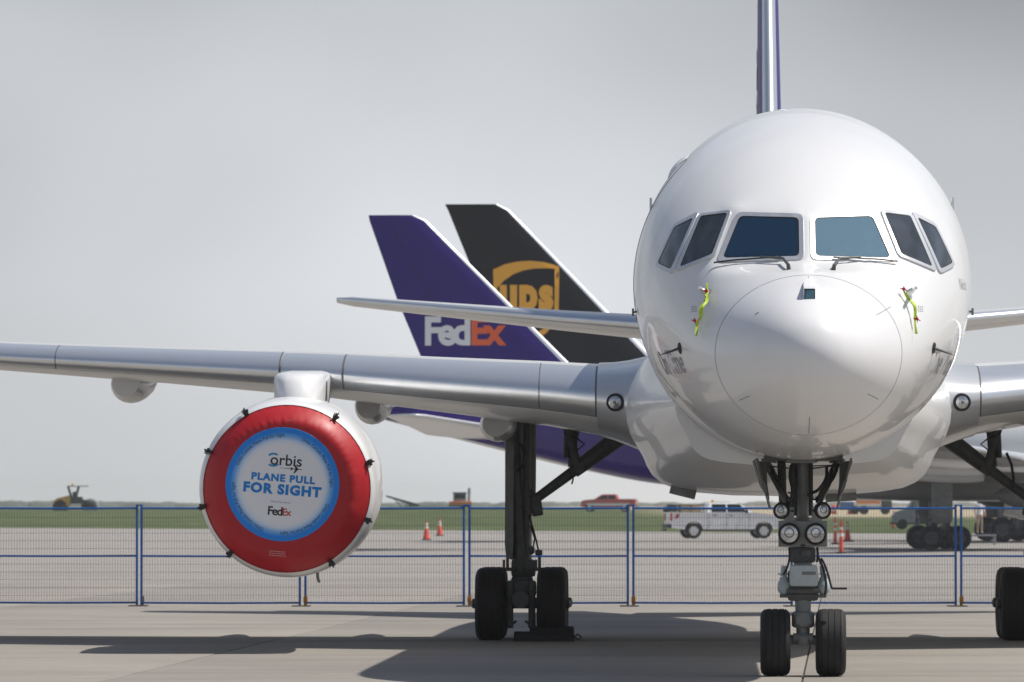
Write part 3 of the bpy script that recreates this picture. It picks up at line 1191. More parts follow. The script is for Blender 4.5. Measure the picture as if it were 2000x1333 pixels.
def tyre(c, r, w_, parent, grooves=4):
    prof = []
    h = w_ / 2
    base = tyre_profile(r, w_)
    for i, (rr, t) in enumerate(base):
        prof.append((rr, t))
    mb = MB()
    # tread grooves cut as narrow steps
    tread = []
    gx = [(-.42 + .84 * (k + .5) / grooves) * w_ for k in range(grooves)]
    for (rr, t) in base[:5]: tread.append((rr, t))
    for g0 in gx:
        rr = r * (1 - .01 * (abs(g0) / h) ** 2)
        tread += [(rr, g0 - .007), (rr - .007, g0 - .005), (rr - .007, g0 + .005), (rr, g0 + .007)]
    for (rr, t) in base[8:]: tread.append((rr, t))
    mb.lathe(tread, c, (1, 0, 0), 56)
    o = mb.build("tyre", M['rubber'], parent, angle=35)
    return o


def wheel_rim(c, r, w_, parent):
    mb = MB()
    h = w_ / 2
    for s in (-1, 1):
        mb.lathe([(r * .57, s * h * .78), (r * .50, s * h * .85), (r * .45, s * h * .5), (r * .2, s * h * .45), (r * .17, s * h * .75), (.005, s * h * .78)], c, (1, 0, 0), 28)
    return mb.build("rim", M['rim'], parent)


# nose gear
S_NG = 5.2
nb = MB()
nb.tube([(0, S_NG, 2.55), (0, S_NG, 1.70)], .066, 18)
nb.tube([(0, S_NG + .03, 1.75), (0, S_NG + .03, .84)], .105, 18)
ng = nb.build("nose_gear", M['gear'], jet)
p_ = MB()
p_.tube([(-.235, S_NG + .25, 2.45), (-.215, S_NG + .1, 1.75)], [.05, .045], 10)
p_.tube([(-.10, S_NG + .1, 2.45), (-.085, S_NG + .05, 1.8)], .035, 10)
p_.tube([(.085, S_NG + .1, 2.45), (.085, S_NG + .05, 1.8)], .03, 10)
p_.box((0, S_NG + .16, 1.83), (.24, .16, .12), bev=.02)
p_.build("upper_strut", M['geardark'], ng)
for sx, x0, x1 in ((-1, -.395, -.17), (1, .385, .175)):
    db = MB()
    db.tube([(x0, S_NG + .35, 2.36), (x1, S_NG + .02, 1.92)], .042, 8)
    db.box(((x0 * .88 + x1 * .12), S_NG + .3, 2.30), (.07, .14, .10), bev=.015)
    db.build("drag_brace", M['gear'], ng)
    dd = MB()
    xt = sx * .50
    dd.loft([[(xt, 4.25, 2.40), (xt + sx * .025, 4.25, 2.40), (xt + sx * .055, 5.9, 2.38), (xt + sx * .03, 5.9, 2.38)],
             [(xt - sx * .07, 4.5, 2.08), (xt - sx * .05, 4.5, 2.08), (xt - sx * .03, 5.8, 2.10), (xt - sx * .05, 5.8, 2.10)],
             [(xt - sx * .13, 4.7, 1.95), (xt - sx * .115, 4.7, 1.95), (xt - sx * .10, 5.4, 1.99), (xt - sx * .115, 5.4, 1.99)]])
    dd.prism([(sx * .40, 2.37), (sx * .545, 2.375), (sx * .47, 2.15), (sx * .395, 1.93), (sx * .37, 1.95), (sx * .395, 2.12)], 4.93, 4.96)
    dd.box((sx * .45, 5.3, 2.25), (.07, .7, .22), bev=.02)
    dd.build("gear_door", M['geardark'], ng)
    dr = MB()
    dr.tube([(xt - sx * .05, 4.6, 2.15), (xt - sx * .13, 4.7, 1.86)], .016, 6)
    dr.tube([(sx * .29, S_NG - .1, 2.36), (sx * .46, S_NG - .1, 2.39)], .014, 6)
    tag(dr.build("door_link", M['gear'], ng), kind='stuff')
# wheel well shade plate, actuator and hoses
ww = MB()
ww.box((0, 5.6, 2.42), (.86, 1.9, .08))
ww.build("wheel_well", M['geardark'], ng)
ac = MB()
ac.box((-.02, S_NG - .35, 2.40), (.34, .22, .10), bev=.03)
ac.tube([(-.19, S_NG - .38, 2.41), (.17, S_NG - .38, 2.42)], .045, 10)
ac.tube([(-.19, S_NG - .38, 2.41), (-.13, S_NG - .38, 2.41)], .062, 10)
ac.tube([(.10, S_NG - .38, 2.42), (.16, S_NG - .38, 2.42)], .062, 10)
ac.box((.06, S_NG - .4, 2.50), (.26, .03, .09), bev=.01)
ac.box((-.12, S_NG - .4, 2.47), (.15, .03, .05), bev=.01)
ac.build("retract_actuator", M['gear'], ng)
for pts, r in (([(-.36, 5.1, 2.31), (-.30, 5.05, 2.18), (-.20, 5.0, 2.03), (-.17, 5.05, 1.90)], .012),
               ([(-.33, 5.1, 2.32), (-.315, 5.05, 2.2), (-.25, 5.0, 2.1), (-.18, 5.05, 2.0)], .010),
               ([(-.13, 5.0, 2.33), (-.145, 4.97, 2.2), (-.12, 4.97, 2.05), (-.15, 4.97, 1.88)], .020),
               ([(-.17, 5.0, 1.98), (-.10, 4.95, 1.92), (-.15, 4.95, 1.86)], .010),
               ([(-.15, 5.0, 1.86), (-.06, 4.95, 1.98), (-.17, 4.95, 2.03)], .009),
               ([(.26, 5.0, 2.31), (.25, 4.95, 2.18), (.17, 4.95, 2.06), (.09, 5.0, 2.02)], .020),
               ([(.32, 5.0, 2.31), (.30, 4.95, 2.18), (.21, 4.95, 2.04), (.15, 5.0, 1.93)], .018),
               ([(.37, 5.0, 2.31), (.34, 4.95, 2.2), (.25, 4.95, 2.06), (.16, 5.0, 1.84)], .017),
               ([(.09, 5.0, 2.03), (.05, 4.95, 2.0), (.12, 4.95, 1.95), (.16, 5.0, 1.98)], .011),
               ([(-.40, 5.0, 2.32), (-.1, 4.98, 2.29)], .008), ([(.08, 4.98, 2.29), (.4, 5.0, 2.33)], .009),
               ([(.10, 4.98, 2.32), (.42, 5.0, 2.335)], .007),
               ([(.20, 5.0, 1.30), (.24, 4.95, 1.22), (.28, 4.95, 1.10), (.31, 4.95, .985), (.34, 4.95, .972), (.48, 4.92, .972)], .013),
               ([(.16, 5.0, 1.33), (.22, 4.95, 1.18), (.25, 4.95, 1.02), (.24, 5.0, .9)], .014),
               ([(.155, 5.05, 1.42), (.16, 5.0, 1.33), (.15, 5.0, 1.26)], .014),
               ([(-.155, 5.05, 1.42), (-.15, 5.0, 1.33), (-.17, 5.0, 1.22), (-.22, 5.0, 1.12)], .012)):
    hb = MB()
    q = [Vector(p) for p in pts]
    fine = []
    for i in range(len(q) - 1):
        p0, p1, p2, p3 = q[max(0, i - 1)], q[i], q[i + 1], q[min(len(q) - 1, i + 2)]
        for t in (0, .25, .5, .75):
            fine.append(.5 * ((2 * p1) + (p2 - p0) * t + (2 * p0 - 5 * p1 + 4 * p2 - p3) * t * t + (3 * p1 - p0 - 3 * p2 + p3) * t**3))
    fine.append(q[-1])
    hb.tube(fine, r, 6)
    hb.build("hose", M['hose'], ng)
# light cluster
lp = MB()
lp.box((-.005, 4.98, 1.572), (.535, .09, .285), bev=.012)
lp.box((-.155, 5.0, 1.765), (.11, .14, .20), bev=.012)
lp.box((.15, 5.0, 1.765), (.11, .14, .20), bev=.012)
lp.box((-.235, 5.03, 1.83), (.10, .12, .19), bev=.03)
lp.box((.225, 5.03, 1.83), (.10, .12, .19), bev=.03)
lp.build("light_bracket", M['gear'], ng)
sl_ = MB()
for x, z, w_, h_ in ((-.12, 1.825, .035, .022), (.105, 1.83, .035, .022), (-.005, 1.445, .05, .02)):
    sl_.box((x, 4.93, z), (w_, .012, h_))
sl_.build("bracket_fitting", M['seal'], ng)
for x, z, r, tilt in ((-.155, 1.571, .122, 0), (.137, 1.571, .122, 0), (-.238, 1.826, .09, -.38), (.214, 1.826, .09, .38)):
    ax = Vector((tilt, -1, 0)).normalized()
    y0 = 4.925 if tilt == 0 else 4.94
    o = Vector((x, y0, z))
    b = MB()
    b.lathe([(r * .80, .03), (r * .90, .042), (r, .03), (r, -.06)], o, ax, 36)
    lo = b.build("landing_light", M['seal'], ng)
    le = MB()
    le.lathe([(0, .030), (r * .4, .028), (r * .7, .024), (r * .82, .02)], o, ax, 32)
    le.build("lamp_lens", M['lens'], lo)
    lb = MB()
    lb.lathe([(r * .36, .032), (r * .42, .034), (r * .46, .030)], o + Vector((0, 0, r * .12)), ax, 20)
    lb.tube([o + ax * .03 + Vector((-r * .8, 0, 0)), o + ax * .03 + Vector((r * .8, 0, 0))], .003, 4)
    lb.build("lamp_filament", M['gear'], lo)
# steering unit and torque links
stb = MB()
stb.box((.003, 4.93, 1.112), (.312, .16, .235), bev=.035)
stb.build("steering_box", M['gearlight'], ng)
sg = MB()
sg.box((.06, 4.846, 1.14), (.15, .01, .035), bev=.004)
sg.build("data_plate", M['gear'], ng)
mb_ = MB()
mb_.box((-.01, S_NG, 1.34), (.30, .22, .17), bev=.03)
mb_.box((0, S_NG, 1.0), (.34, .2, .34), bev=.04)
mb_.box((0, S_NG, .885), (.515, .24, .035), bev=.01)
mb_.box((0, S_NG - .02, .94), (.36, .24, .05), bev=.01)
mb_.tube([(.03, S_NG - .15, 1.33), (.03, S_NG - .15, 1.39)], .05, 10)
mb_.build("steering_collar", M['geardark'], ng)
for x in (-.212, .228):
    a = MB()
    a.lathe([(.0, -.085), (.04, -.08), (.068, -.04), (.072, .0), (.068, .04), (.05, .07), (.045, .11), (0, .115)], (x, S_NG - .05, .985), (0, 0, 1), 20)
    a.tube([(x * 1.02, S_NG - .05, 1.10), (x * .95, S_NG - .05, 1.22)], .038, 10)
    a.tube([(x * 1.05, S_NG - .05, 1.12), (x * 1.05, S_NG - .05, 1.135)], .06, 10)
    a.build("steering_actuator", M['gearlight'] if x < 0 else M['gearlight'], ng)
pb_ = MB()
pb_.tube([(0, S_NG, .90), (0, S_NG, .40)], [.094, .07], 20)
pb_.lathe([(.10, -.09), (.125, -.07), (.125, .07), (.10, .09)], (0, S_NG, .625), (0, 0, 1), 20)
pb_.box((0, S_NG - .10, .62), (.17, .06, .10), bev=.02)
pb_.tube([(-.2, S_NG, .40), (.2, S_NG, .40)], .055, 14)
pb_.tube([(-.11, S_NG - .06, .425), (.11, S_NG - .06, .425)], .05, 12)
pb_.box((0, S_NG - .07, .40), (.12, .1, .10), bev=.02)
pb_.build("piston", M['gear'], ng)
for x in (-.306, .306):
    tyre((x, S_NG, .372), .372, .33, ng, grooves=4)
    wheel_rim((x, S_NG, .372), .372, .33, ng)


def main_gear(side):
    X, S = side * 3.66, 23.5
    def p(x, z, y=0.0):                                   # x measured outboard from the gear's centre line
        return (X + side * x, S + y, z)
    b = MB()
    b.tube([p(.02, 3.35), p(.0, .62)], [.155, .135], 20)
    b.tube([p(-.10, 3.35, .1), p(-.09, 1.8, .05)], .10, 12)
    gear = b.build("main_gear", M['gear'], jet)
    t = MB()
    t.tube([p(.10, 3.1, -.2), p(.085, 2.3, -.18), p(.02, .95, -.16)], [.06, .075, .085], 14)
    t.tube([p(-.07, 3.2, -.12), p(-.06, 2.5, -.14), p(-.06, 1.0, -.14)], .045, 10)
    t.lathe([(.14, -.06), (.17, -.03), (.17, .03), (.14, .06)], p(.0, 2.05), (0, 0, 1), 20)
    t.lathe([(.14, -.06), (.18, -.03), (.18, .03), (.14, .06)], p(.0, 1.25), (0, 0, 1), 20)
    t.box(p(-.02, 1.0, -.1), (.34, .2, .24), bev=.04)
    t.build("shock_strut", M['geardark'], gear)
    d = MB()
    d.loft([[p(.10, 3.25, -.32), p(.225, 3.25, -.30), p(.26, 3.25, .55), p(.225, 3.25, .55)],
            [p(.115, 1.35, -.34), p(.235, 1.35, -.32), p(.26, 1.35, .55), p(.225, 1.35, .55)],
            [p(.13, 1.14, -.28), p(.215, 1.12, -.25), p(.235, 1.12, .5), p(.205, 1.12, .5)]])
    d.build("gear_door", M['gear'], gear)
    s = MB()
    s.tube([p(-.12, 1.92), p(-.80, 2.42, .02)], [.065, .08], 12)
    s.box(p(-.20, 1.88), (.16, .14, .30), bev=.03, rot=Matrix.Rotation(side * R(10), 3, 'Y'))
    s.tube([p(-.72, 2.36, .02), p(-1.55, 2.98, .04)], [.10, .135], 12)
    s.lathe([(.0, -.1), (.075, -.1), (.075, .1), (0, .1)], p(-.80, 2.40), (0, 1, 0), 14)
    s.build("side_brace", M['geardark'], gear)
    k = MB()
    k.tube([p(-.80, 2.36, -.05), p(-.62, 3.05, -.05)], [.055, .075], 10)
    k.tube([p(-.70, 2.42, .08), p(-.74, 3.05, .08)], .06, 10)
    k.tube([p(-.62, 2.55, .0), p(-.64, 2.95, .0)], .045, 8)
    k.build("lock_link", M['geardark'], gear)
    for pts, r in (([p(-.60, 2.9, -.1), p(-.78, 2.82, -.12), p(-.88, 2.74, -.12), p(-.78, 2.66, -.1)], .012),
                   ([p(-.64, 2.98, -.1), p(-.80, 2.92, -.12), p(-.76, 2.70, -.12)], .010),
                   ([p(-.52, 2.62, -.1), p(-.45, 2.45, -.1), p(-.42, 2.25, -.08), p(-.43, 2.12, -.08)] if side > 0 else
                    [p(-.66, 2.38, -.1), p(-.72, 2.25, -.1), p(-.70, 2.18, -.1)], .022 if side > 0 else .014),
                   ([p(-.10, 1.75, -.15), p(-.16, 1.55, -.18), p(-.20, 1.40, -.18), p(-.24, 1.22, -.18)], .014),
                   ([p(-.12, 1.6, -.15), p(-.18, 1.42, -.18), p(-.15, 1.22, -.18)], .012),
                   ([p(.10, 1.7, -.2), p(.14, 1.5, -.22), p(.11, 1.3, -.22), p(.15, 1.12, -.22)], .012),
                   ([p(.02, 2.75, -.25), p(-.05, 2.6, -.27), p(-.02, 2.45, -.27), p(.06, 2.35, -.25)], .016)):
        h = MB()
        h.tube(pts, r, 6)
        h.build("hose", M['hose'], gear)
    # brake accumulators and clusters either side
    c = MB()
    for x in (-.25, .20):
        c.tube([p(x, 1.16, -.2), p(x, .98, -.2)], .022, 8)
        c.tube([p(x + .05, 1.12, -.2), p(x + .05, .98, -.2)], .018, 8)
        c.box(p(x, .985, -.2), (.16, .12, .05), bev=.015)
    c.box(p(-.24, 1.22, -.2), (.10, .08, .08), bev=.02)
    tag(c.build("brake_manifold", M['geardark'], gear), kind='stuff')
    bg = MB()
    bg.tube([p(0, .57, -.85), p(0, .55, .85)], .12, 14)
    bg.box(p(0, .78, -.05), (.30, .5, .22), bev=.05)
    bg.box(p(0, .72, -.45), (.42, .22, .22), bev=.04)
    for y in (-.57, .57):
        bg.tube([p(-.5, .51, y), p(.5, .51, y)], .07, 12)
    bg.build("bogie_beam", M['geardark'], gear)
    rods = MB()
    for x in (-.155, .155):
        rods.box(p(x, .52, -.62), (.10, .12, .62), bev=.03)
        rods.tube([p(x, .26, -.66), p(x, .18, -.68)], .055, 10)
        rods.tube([p(x, .20, -.68), p(x * .4, .27, -.70)], .018, 7)
    rods.build("brake_rod", M['geardark'], gear)
    for y in (-.57, .57):
        for x in (-.43, .43):
            q = p(x, .505, y)
            tyre(q, .508, .405, gear, grooves=4)
            wheel_rim(q, .508, .405, gear)
            hc = MB()
            hc.lathe([(.07, -.03), (.07, .03), (.03, .05), (.0, .05)], p(x + math.copysign(.215, x), .51, y), (side * math.copysign(1, x), 0, 0), 14)
            hc.build("hub_cap", M['geardark'], gear)
    return gear


gears = [main_gear(-1), main_gear(1)]

# ================================================================== engine cover
bpy.context.view_layer.update()
cover = empty("engine_cover", (0, 0, 0), 0, "round red vinyl engine cover with a blue and white printed disc", "engine cover")
cover.matrix_world = engines[0].matrix_world.copy()
cb = MB()
prof = [(0.02, -.22), (.3, -.22), (.6, -.22), (.78, -.22), (.82, -.218), (.855, -.212), (.885, -.196), (.915, -.172), (.95, -.138), (.985, -.10), (1.02, -.055), (1.055, -.005), (1.08, .04), (1.098, .08), (1.104, .11), (1.09, .13)]
NC = 220
rng = np.random.RandomState(3)
ph = rng.rand(12) * 6.28
fr = rng.randint(34, 105, 12)
rings = []
for i, (r, y) in enumerate(prof):
    rr = []
    for k in range(NC):
        th = 2 * math.pi * k / NC
        wv = sum(math.sin(fr[j] * th + ph[j]) for j in range(12)) / 5.0
        w2 = sum(math.sin((fr[j] // 4) * th + ph[-j]) for j in range(12)) / 6.0
        amp = math.exp(-((r - .875) / .035) ** 2) * .008 * (.55 + .8 * max(0, math.sin(th)))
        q = y + amp * wv + .003 * w2 * math.exp(-((r - .88) / .12) ** 2)
        r2 = r + (.006 * wv * math.exp(-((r - 1.08) / .05) ** 2))
        rr.append((r2 * math.cos(th), q, r2 * math.sin(th)))
    rings.append(rr)
cb.loft(rings, cap0=True, cap1=False)
cb.build("vinyl_skin", M['red'], cover, angle=80)


def disc_material():
    m = bpy.data.materials.new("printed_disc")
    m.use_nodes = True
    nt = m.node_tree
    b = nt.nodes["Principled BSDF"]
    b.inputs["Roughness"].default_value = .5
    tc = nt.nodes.new("ShaderNodeTexCoord")
    ln = nt.nodes.new("ShaderNodeVectorMath"); ln.operation = 'LENGTH'
    cr = nt.nodes.new("ShaderNodeValToRGB")
    nt.links.new(tc.outputs["Object"], ln.inputs[0])
    nt.links.new(ln.outputs["Value"], cr.inputs[0])
    e = cr.color_ramp.elements
    e[0].position = .50; e[0].color = (.86, .87, .89, 1)
    e[1].position = .665; e[1].color = (.0, .24, .80, 1)
    k = e.new(.555); k.color = (.72, .80, .90, 1)
    k = e.new(.61); k.color = (.20, .48, .88, 1)
    nt.links.new(cr.outputs[0], b.inputs["Base Color"])
    return m


DCX, DCZ, DY = -.045, .062, -.224
dm = MB()
dm.lathe([(.001, 0), (.3, 0), (.55, 0), (.722, 0), (.724, .003)], (0, 0, 0), (0, 1, 0), 96)
dk = dm.build("printed_disc", disc_material(), cover, loc=(DCX, DY, DCZ))
TILT = R(-4.6)


def cover_text(body, cx, cz, width, m, bold=0.0, spacing=1.0, size=.2, y=-.0025, xs=1.0, name="lettering", cap=None):
    vs, fs = text_polys(body, size, bold, spacing, 'CENTER')
    x0, x1 = min(v[0] for v in vs), max(v[0] for v in vs)
    z0, z1 = min(v[1] for v in vs), max(v[1] for v in vs)
    k = width / (x1 - x0)
    if cap: xs = cap / ((z1 - z0) * k)
    mb = MB()
    out = []
    for vx, vy in vs:
        u, v = (vx - (x0 + x1) / 2) * k, (vy - (z0 + z1) / 2) * k * xs
        out.append((cx + u * math.cos(TILT) - v * math.sin(TILT), y, cz + u * math.sin(TILT) + v * math.cos(TILT)))
    mb.add(out, fs)
    return mb.build(name, m, dk, flat=True)


def P2(px, py):                                         # photo position on the disc -> disc plane metres
    return ((px - 558) / 153.7, (945 - py) / 153.7)


cover_text("orbis", *P2(565.5, 898), .40, M['textblack'], bold=.002)
cover_text("PLANE PULL", *P2(559.8, 933), .812, M['textblue'], bold=.0102, spacing=1.16, cap=.097)
cover_text("FOR SIGHT", *P2(558, 955), .995, M['textblue'], bold=.0112, spacing=1.16, cap=.136)
cover_text("Official Title Sponsor", *P2(555, 980), .27, M['textgrey'])
a = cover_text("Fed", *P2(544, 997), .185, M['textblack'], bold=.004, spacing=.84)
a = cover_text("Ex", *P2(567, 999.5), .115, mat("print_sponsor_orange", (.55, .06, .035), .5), bold=.004, spacing=.84)
# arcs round the o of the first line and the small aeroplane mark
arc = MB()
ocx, ocz = P2(540.5, 896.5)
for a0, a1, rr in ((50, 135, .074), (228, 312, .080)):
    pts = []
    for t in np.linspace(0, 1, 12):
        th = R(a0 + (a1 - a0) * t)
        for r in (rr - .012, rr + .012):
            pts.append((ocx + r * math.cos(th) * 1.1, -.0025, ocz + r * math.sin(th)))
    arc.add(pts, [(2 * i, 2 * i + 1, 2 * i + 3, 2 * i + 2) for i in range(11)])
arc.build("printed_arc", M['textlight'], dk, flat=True)
pl = MB()
def PL(u, v):
    cx, cz = P2(580, 915)
    return (cx + u * math.cos(TILT) - v * math.sin(TILT), -.0025, cz + u * math.sin(TILT) + v * math.cos(TILT))
pl.add([PL(-.18, -.001), PL(-.02, -.005), PL(.10, -.004), PL(.11, 0), PL(.10, .004), PL(-.02, .005), PL(-.18, .001)], [tuple(range(7))])
for sg_ in (1, -1):
    pl.add([PL(.06, .003 * sg_), PL(.015, .055 * sg_), PL(.0, .055 * sg_), PL(.022, .003 * sg_)], [(0, 1, 2, 3)])
    pl.add([PL(-.01, .003 * sg_), PL(-.03, .022 * sg_), PL(-.04, .022 * sg_), PL(-.03, .003 * sg_)], [(0, 1, 2, 3)])
pl.build("printed_plane", M['textblack'], dk, flat=True)
# words round the rim of the disc
vs0, fs0 = text_polys("Orbis Canada Plane Pull for Sight", .2, 0.0, 1.0, 'LEFT')
tw_ = max(v[0] for v in vs0)
for a0 in (157, 67, -23, -113):
    RR, span = .605, R(70)
    k = RR * span / tw_
    mb = MB()
    mb.add([((RR + vy * k * 1.15) * math.cos(R(a0) - vx * k / RR), -.0025, (RR + vy * k * 1.15) * math.sin(R(a0) - vx * k / RR)) for vx, vy in vs0], fs0)
    mb.build("rim_lettering", mat("print_navy", (.01, .05, .16), .6) if a0 == 157 else bpy.data.materials["print_navy"], dk, flat=True)
cover_text("TOP", *P2(571, 820), .075, M['textpink'], y=.002)
sm_ = MB()
for r in range(3):
    cx, cz = P2(548, 1077 + r * 4)
    x = -.105
    while x < .10:
        w_ = random.uniform(.012, .03)
        sm_.add([(cx + x, .002, cz - x * .08), (cx + x + w_, .002, cz - (x + w_) * .08), (cx + x + w_, .002, cz - (x + w_) * .08 + .010), (cx + x, .002, cz - x * .08 + .010)], [(0, 1, 2, 3)])
        x += w_ + .006
sm_.build("small_print", M['textpink'], dk, flat=True)
# black spring clips round the lip
for px, py in ((483, 802), (661, 815), (724, 905), (717, 1015), (652, 1101), (449, 1086), (398, 990), (410, 881)):
    dx, dz = px - 565, 955 - py
    th = math.atan2(dz, dx)
    rot = Matrix.Rotation(-th, 3, 'Y')
    c = MB()
    rr = 1.105
    o = Vector((rr * math.cos(th), .02, rr * math.sin(th)))
    c.box(o + rot @ Vector((-.01, -.03, 0)), (.075, .035, .055), bev=.01, rot=rot)
    c.box(o + rot @ Vector((.032, -.01, .015)), (.035, .055, .024), bev=.006, rot=rot)
    c.box(o + rot @ Vector((.012, -.05, -.022)), (.038, .028, .038), bev=.008, rot=rot)
    c.tube([o + rot @ Vector((-.04, -.04, .022)), o + rot @ Vector((.0, -.065, .034)), o + rot @ Vector((.038, -.04, .038))], .008, 6)
    c.tube([o + rot @ Vector((.015, -.02, 0)), o + rot @ Vector((.06, .04, 0))], .010, 6)
    c.build("spring_clip", M['blackplastic'], cover)

# ================================================================== ribbons on the pitot tubes
JM = jet.matrix_world.copy()


def nose_px(px, py, off):
    x = (px - 1000) * 64.0 / FPX - NOSE_X0 - .06
    z = CAM_H + (HORIZON - py) * 64.0 / FPX
    return on_front(x, z, off)[0]


for lab, strands, knots in (
    ("lime green streamer with red tags hanging on the nose side nearer the engine cover",
     [[(1388, 556), (1388, 570), (1386, 590), (1382, 606), (1376, 622), (1371, 634), (1369, 658)], [(1390, 578), (1391, 592), (1387, 608), (1380, 622), (1373, 632)]],
     [(1389, 574, 'red'), (1369, 630, 'knot')]),
    ("lime green streamer with red tags hanging below the bright windscreen",
     [[(1758, 568), (1764, 580), (1771, 592), (1776, 608), (1779, 628), (1781, 655)], [(1762, 578), (1769, 590), (1775, 606), (1778, 624)]],
     [(1758, 572, 'red'), (1780, 628, 'knot')])):
    root = empty("pitot_streamer", JM @ nose_px(*knots[0][:2], .05), 0, lab, "streamer", "streamers on the pitot tubes")
    bpy.context.view_layer.update()
    inv = root.matrix_world.inverted()
    for si, st_ in enumerate(strands):
        rb = MB()
        q = [inv @ (JM @ nose_px(x, y, .05 + .012 * si + (.03 if i == len(st_) // 2 else 0))) for i, (x, y) in enumerate(st_)]
        fine = []
        for i in range(len(q) - 1):
            p0, p1, p2, p3 = q[max(0, i - 1)], q[i], q[i + 1], q[min(len(q) - 1, i + 2)]
            for t in (0, .33, .66):
                fine.append(.5 * ((2 * p1) + (p2 - p0) * t + (2 * p0 - 5 * p1 + 4 * p2 - p3) * t * t + (3 * p1 - p0 - 3 * p2 + p3) * t**3))
        fine.append(q[-1])
        L_, R_ = [], []
        for i, f in enumerate(fine):
            w_ = .013 * (1 - .3 * math.sin(i * 1.1)) if si < 2 else .008
            L_.append(f + Vector((-w_, .01 * math.sin(i), 0)))
            R_.append(f + Vector((w_, -.01 * math.sin(i), 0)))
        n = len(fine)
        back = Vector((0, .004, 0))
        rb.add(L_ + R_ + [v + back for v in L_] + [v + back for v in R_],
               [f for i in range(n - 1) for f in ((i, n + i, n + i + 1, i + 1), (2 * n + i, 2 * n + i + 1, 3 * n + i + 1, 3 * n + i), (i, i + 1, 2 * n + i + 1, 2 * n + i), (n + i, 3 * n + i, 3 * n + i + 1, n + i + 1))])
        rb.build("ribbon", M['lime'], root)
    for kx, ky, kind in knots:
        k = MB()
        c = inv @ (JM @ nose_px(kx, ky, .07))
        k.box(c, (.032, .03, .03), bev=.01)
        for dx, dz in ((-.04, .005), (.04, -.025), (.0, .03), (.005, -.04)):
            k.tube([c, c + Vector((dx, -.01, dz))], [.010, .003], 5)
        k.build("tag", M['knot'] if kind == 'knot' else M['red'], root)

# ================================================================== wheel chock
ch = empty("wheel_chock", JM @ Vector((-3.66 + .34, 22.3, 0)), -YAW, "low black rubber wheel chock in front of the main gear tyres", "wheel chock")
c = MB()
c.loft([[(-.42, -.10, 0), (.42, -.10, 0), (.42, .10, 0), (-.42, .10, 0)], [(-.42, -.08, .09), (.42, -.08, .09), (.42, .04, .09), (-.42, .04, .09)], [(-.41, -.02, .135), (.41, -.02, .135), (.41, .02, .135), (-.41, .02, .135)]])
c.build("rubber_block", M['rubber'], ch, angle=20)
c = MB()
c.box((.10, .32, .10), (.62, .16, .20), bev=.03)
c.build("second_block", M['rubber'], ch)
c = MB()
c.tube([(.42, 0, .06), (.47, -.03, .10), (.52, -.03, .06), (.48, 0, .02), (.42, .02, .05)], .012, 6)
c.build("rope", M['steel'], ch)

# ================================================================== far jets
far = copy_tree(jet)
far.location = (41.3, 254.6, 0)
far.rotation_euler = (0, 0, R(90))
far['label'] = "cargo jet with purple tail and rear body, side on behind the main wing"
for o in far.children:                                  # wings and belly coloured darker here to stand in for shade
    if o.name.split('.')[0] in ("wing", "belly_fairing"):
        o.material_slots[0].link = 'OBJECT'
        o.material_slots[0].material = M['shadegrey']


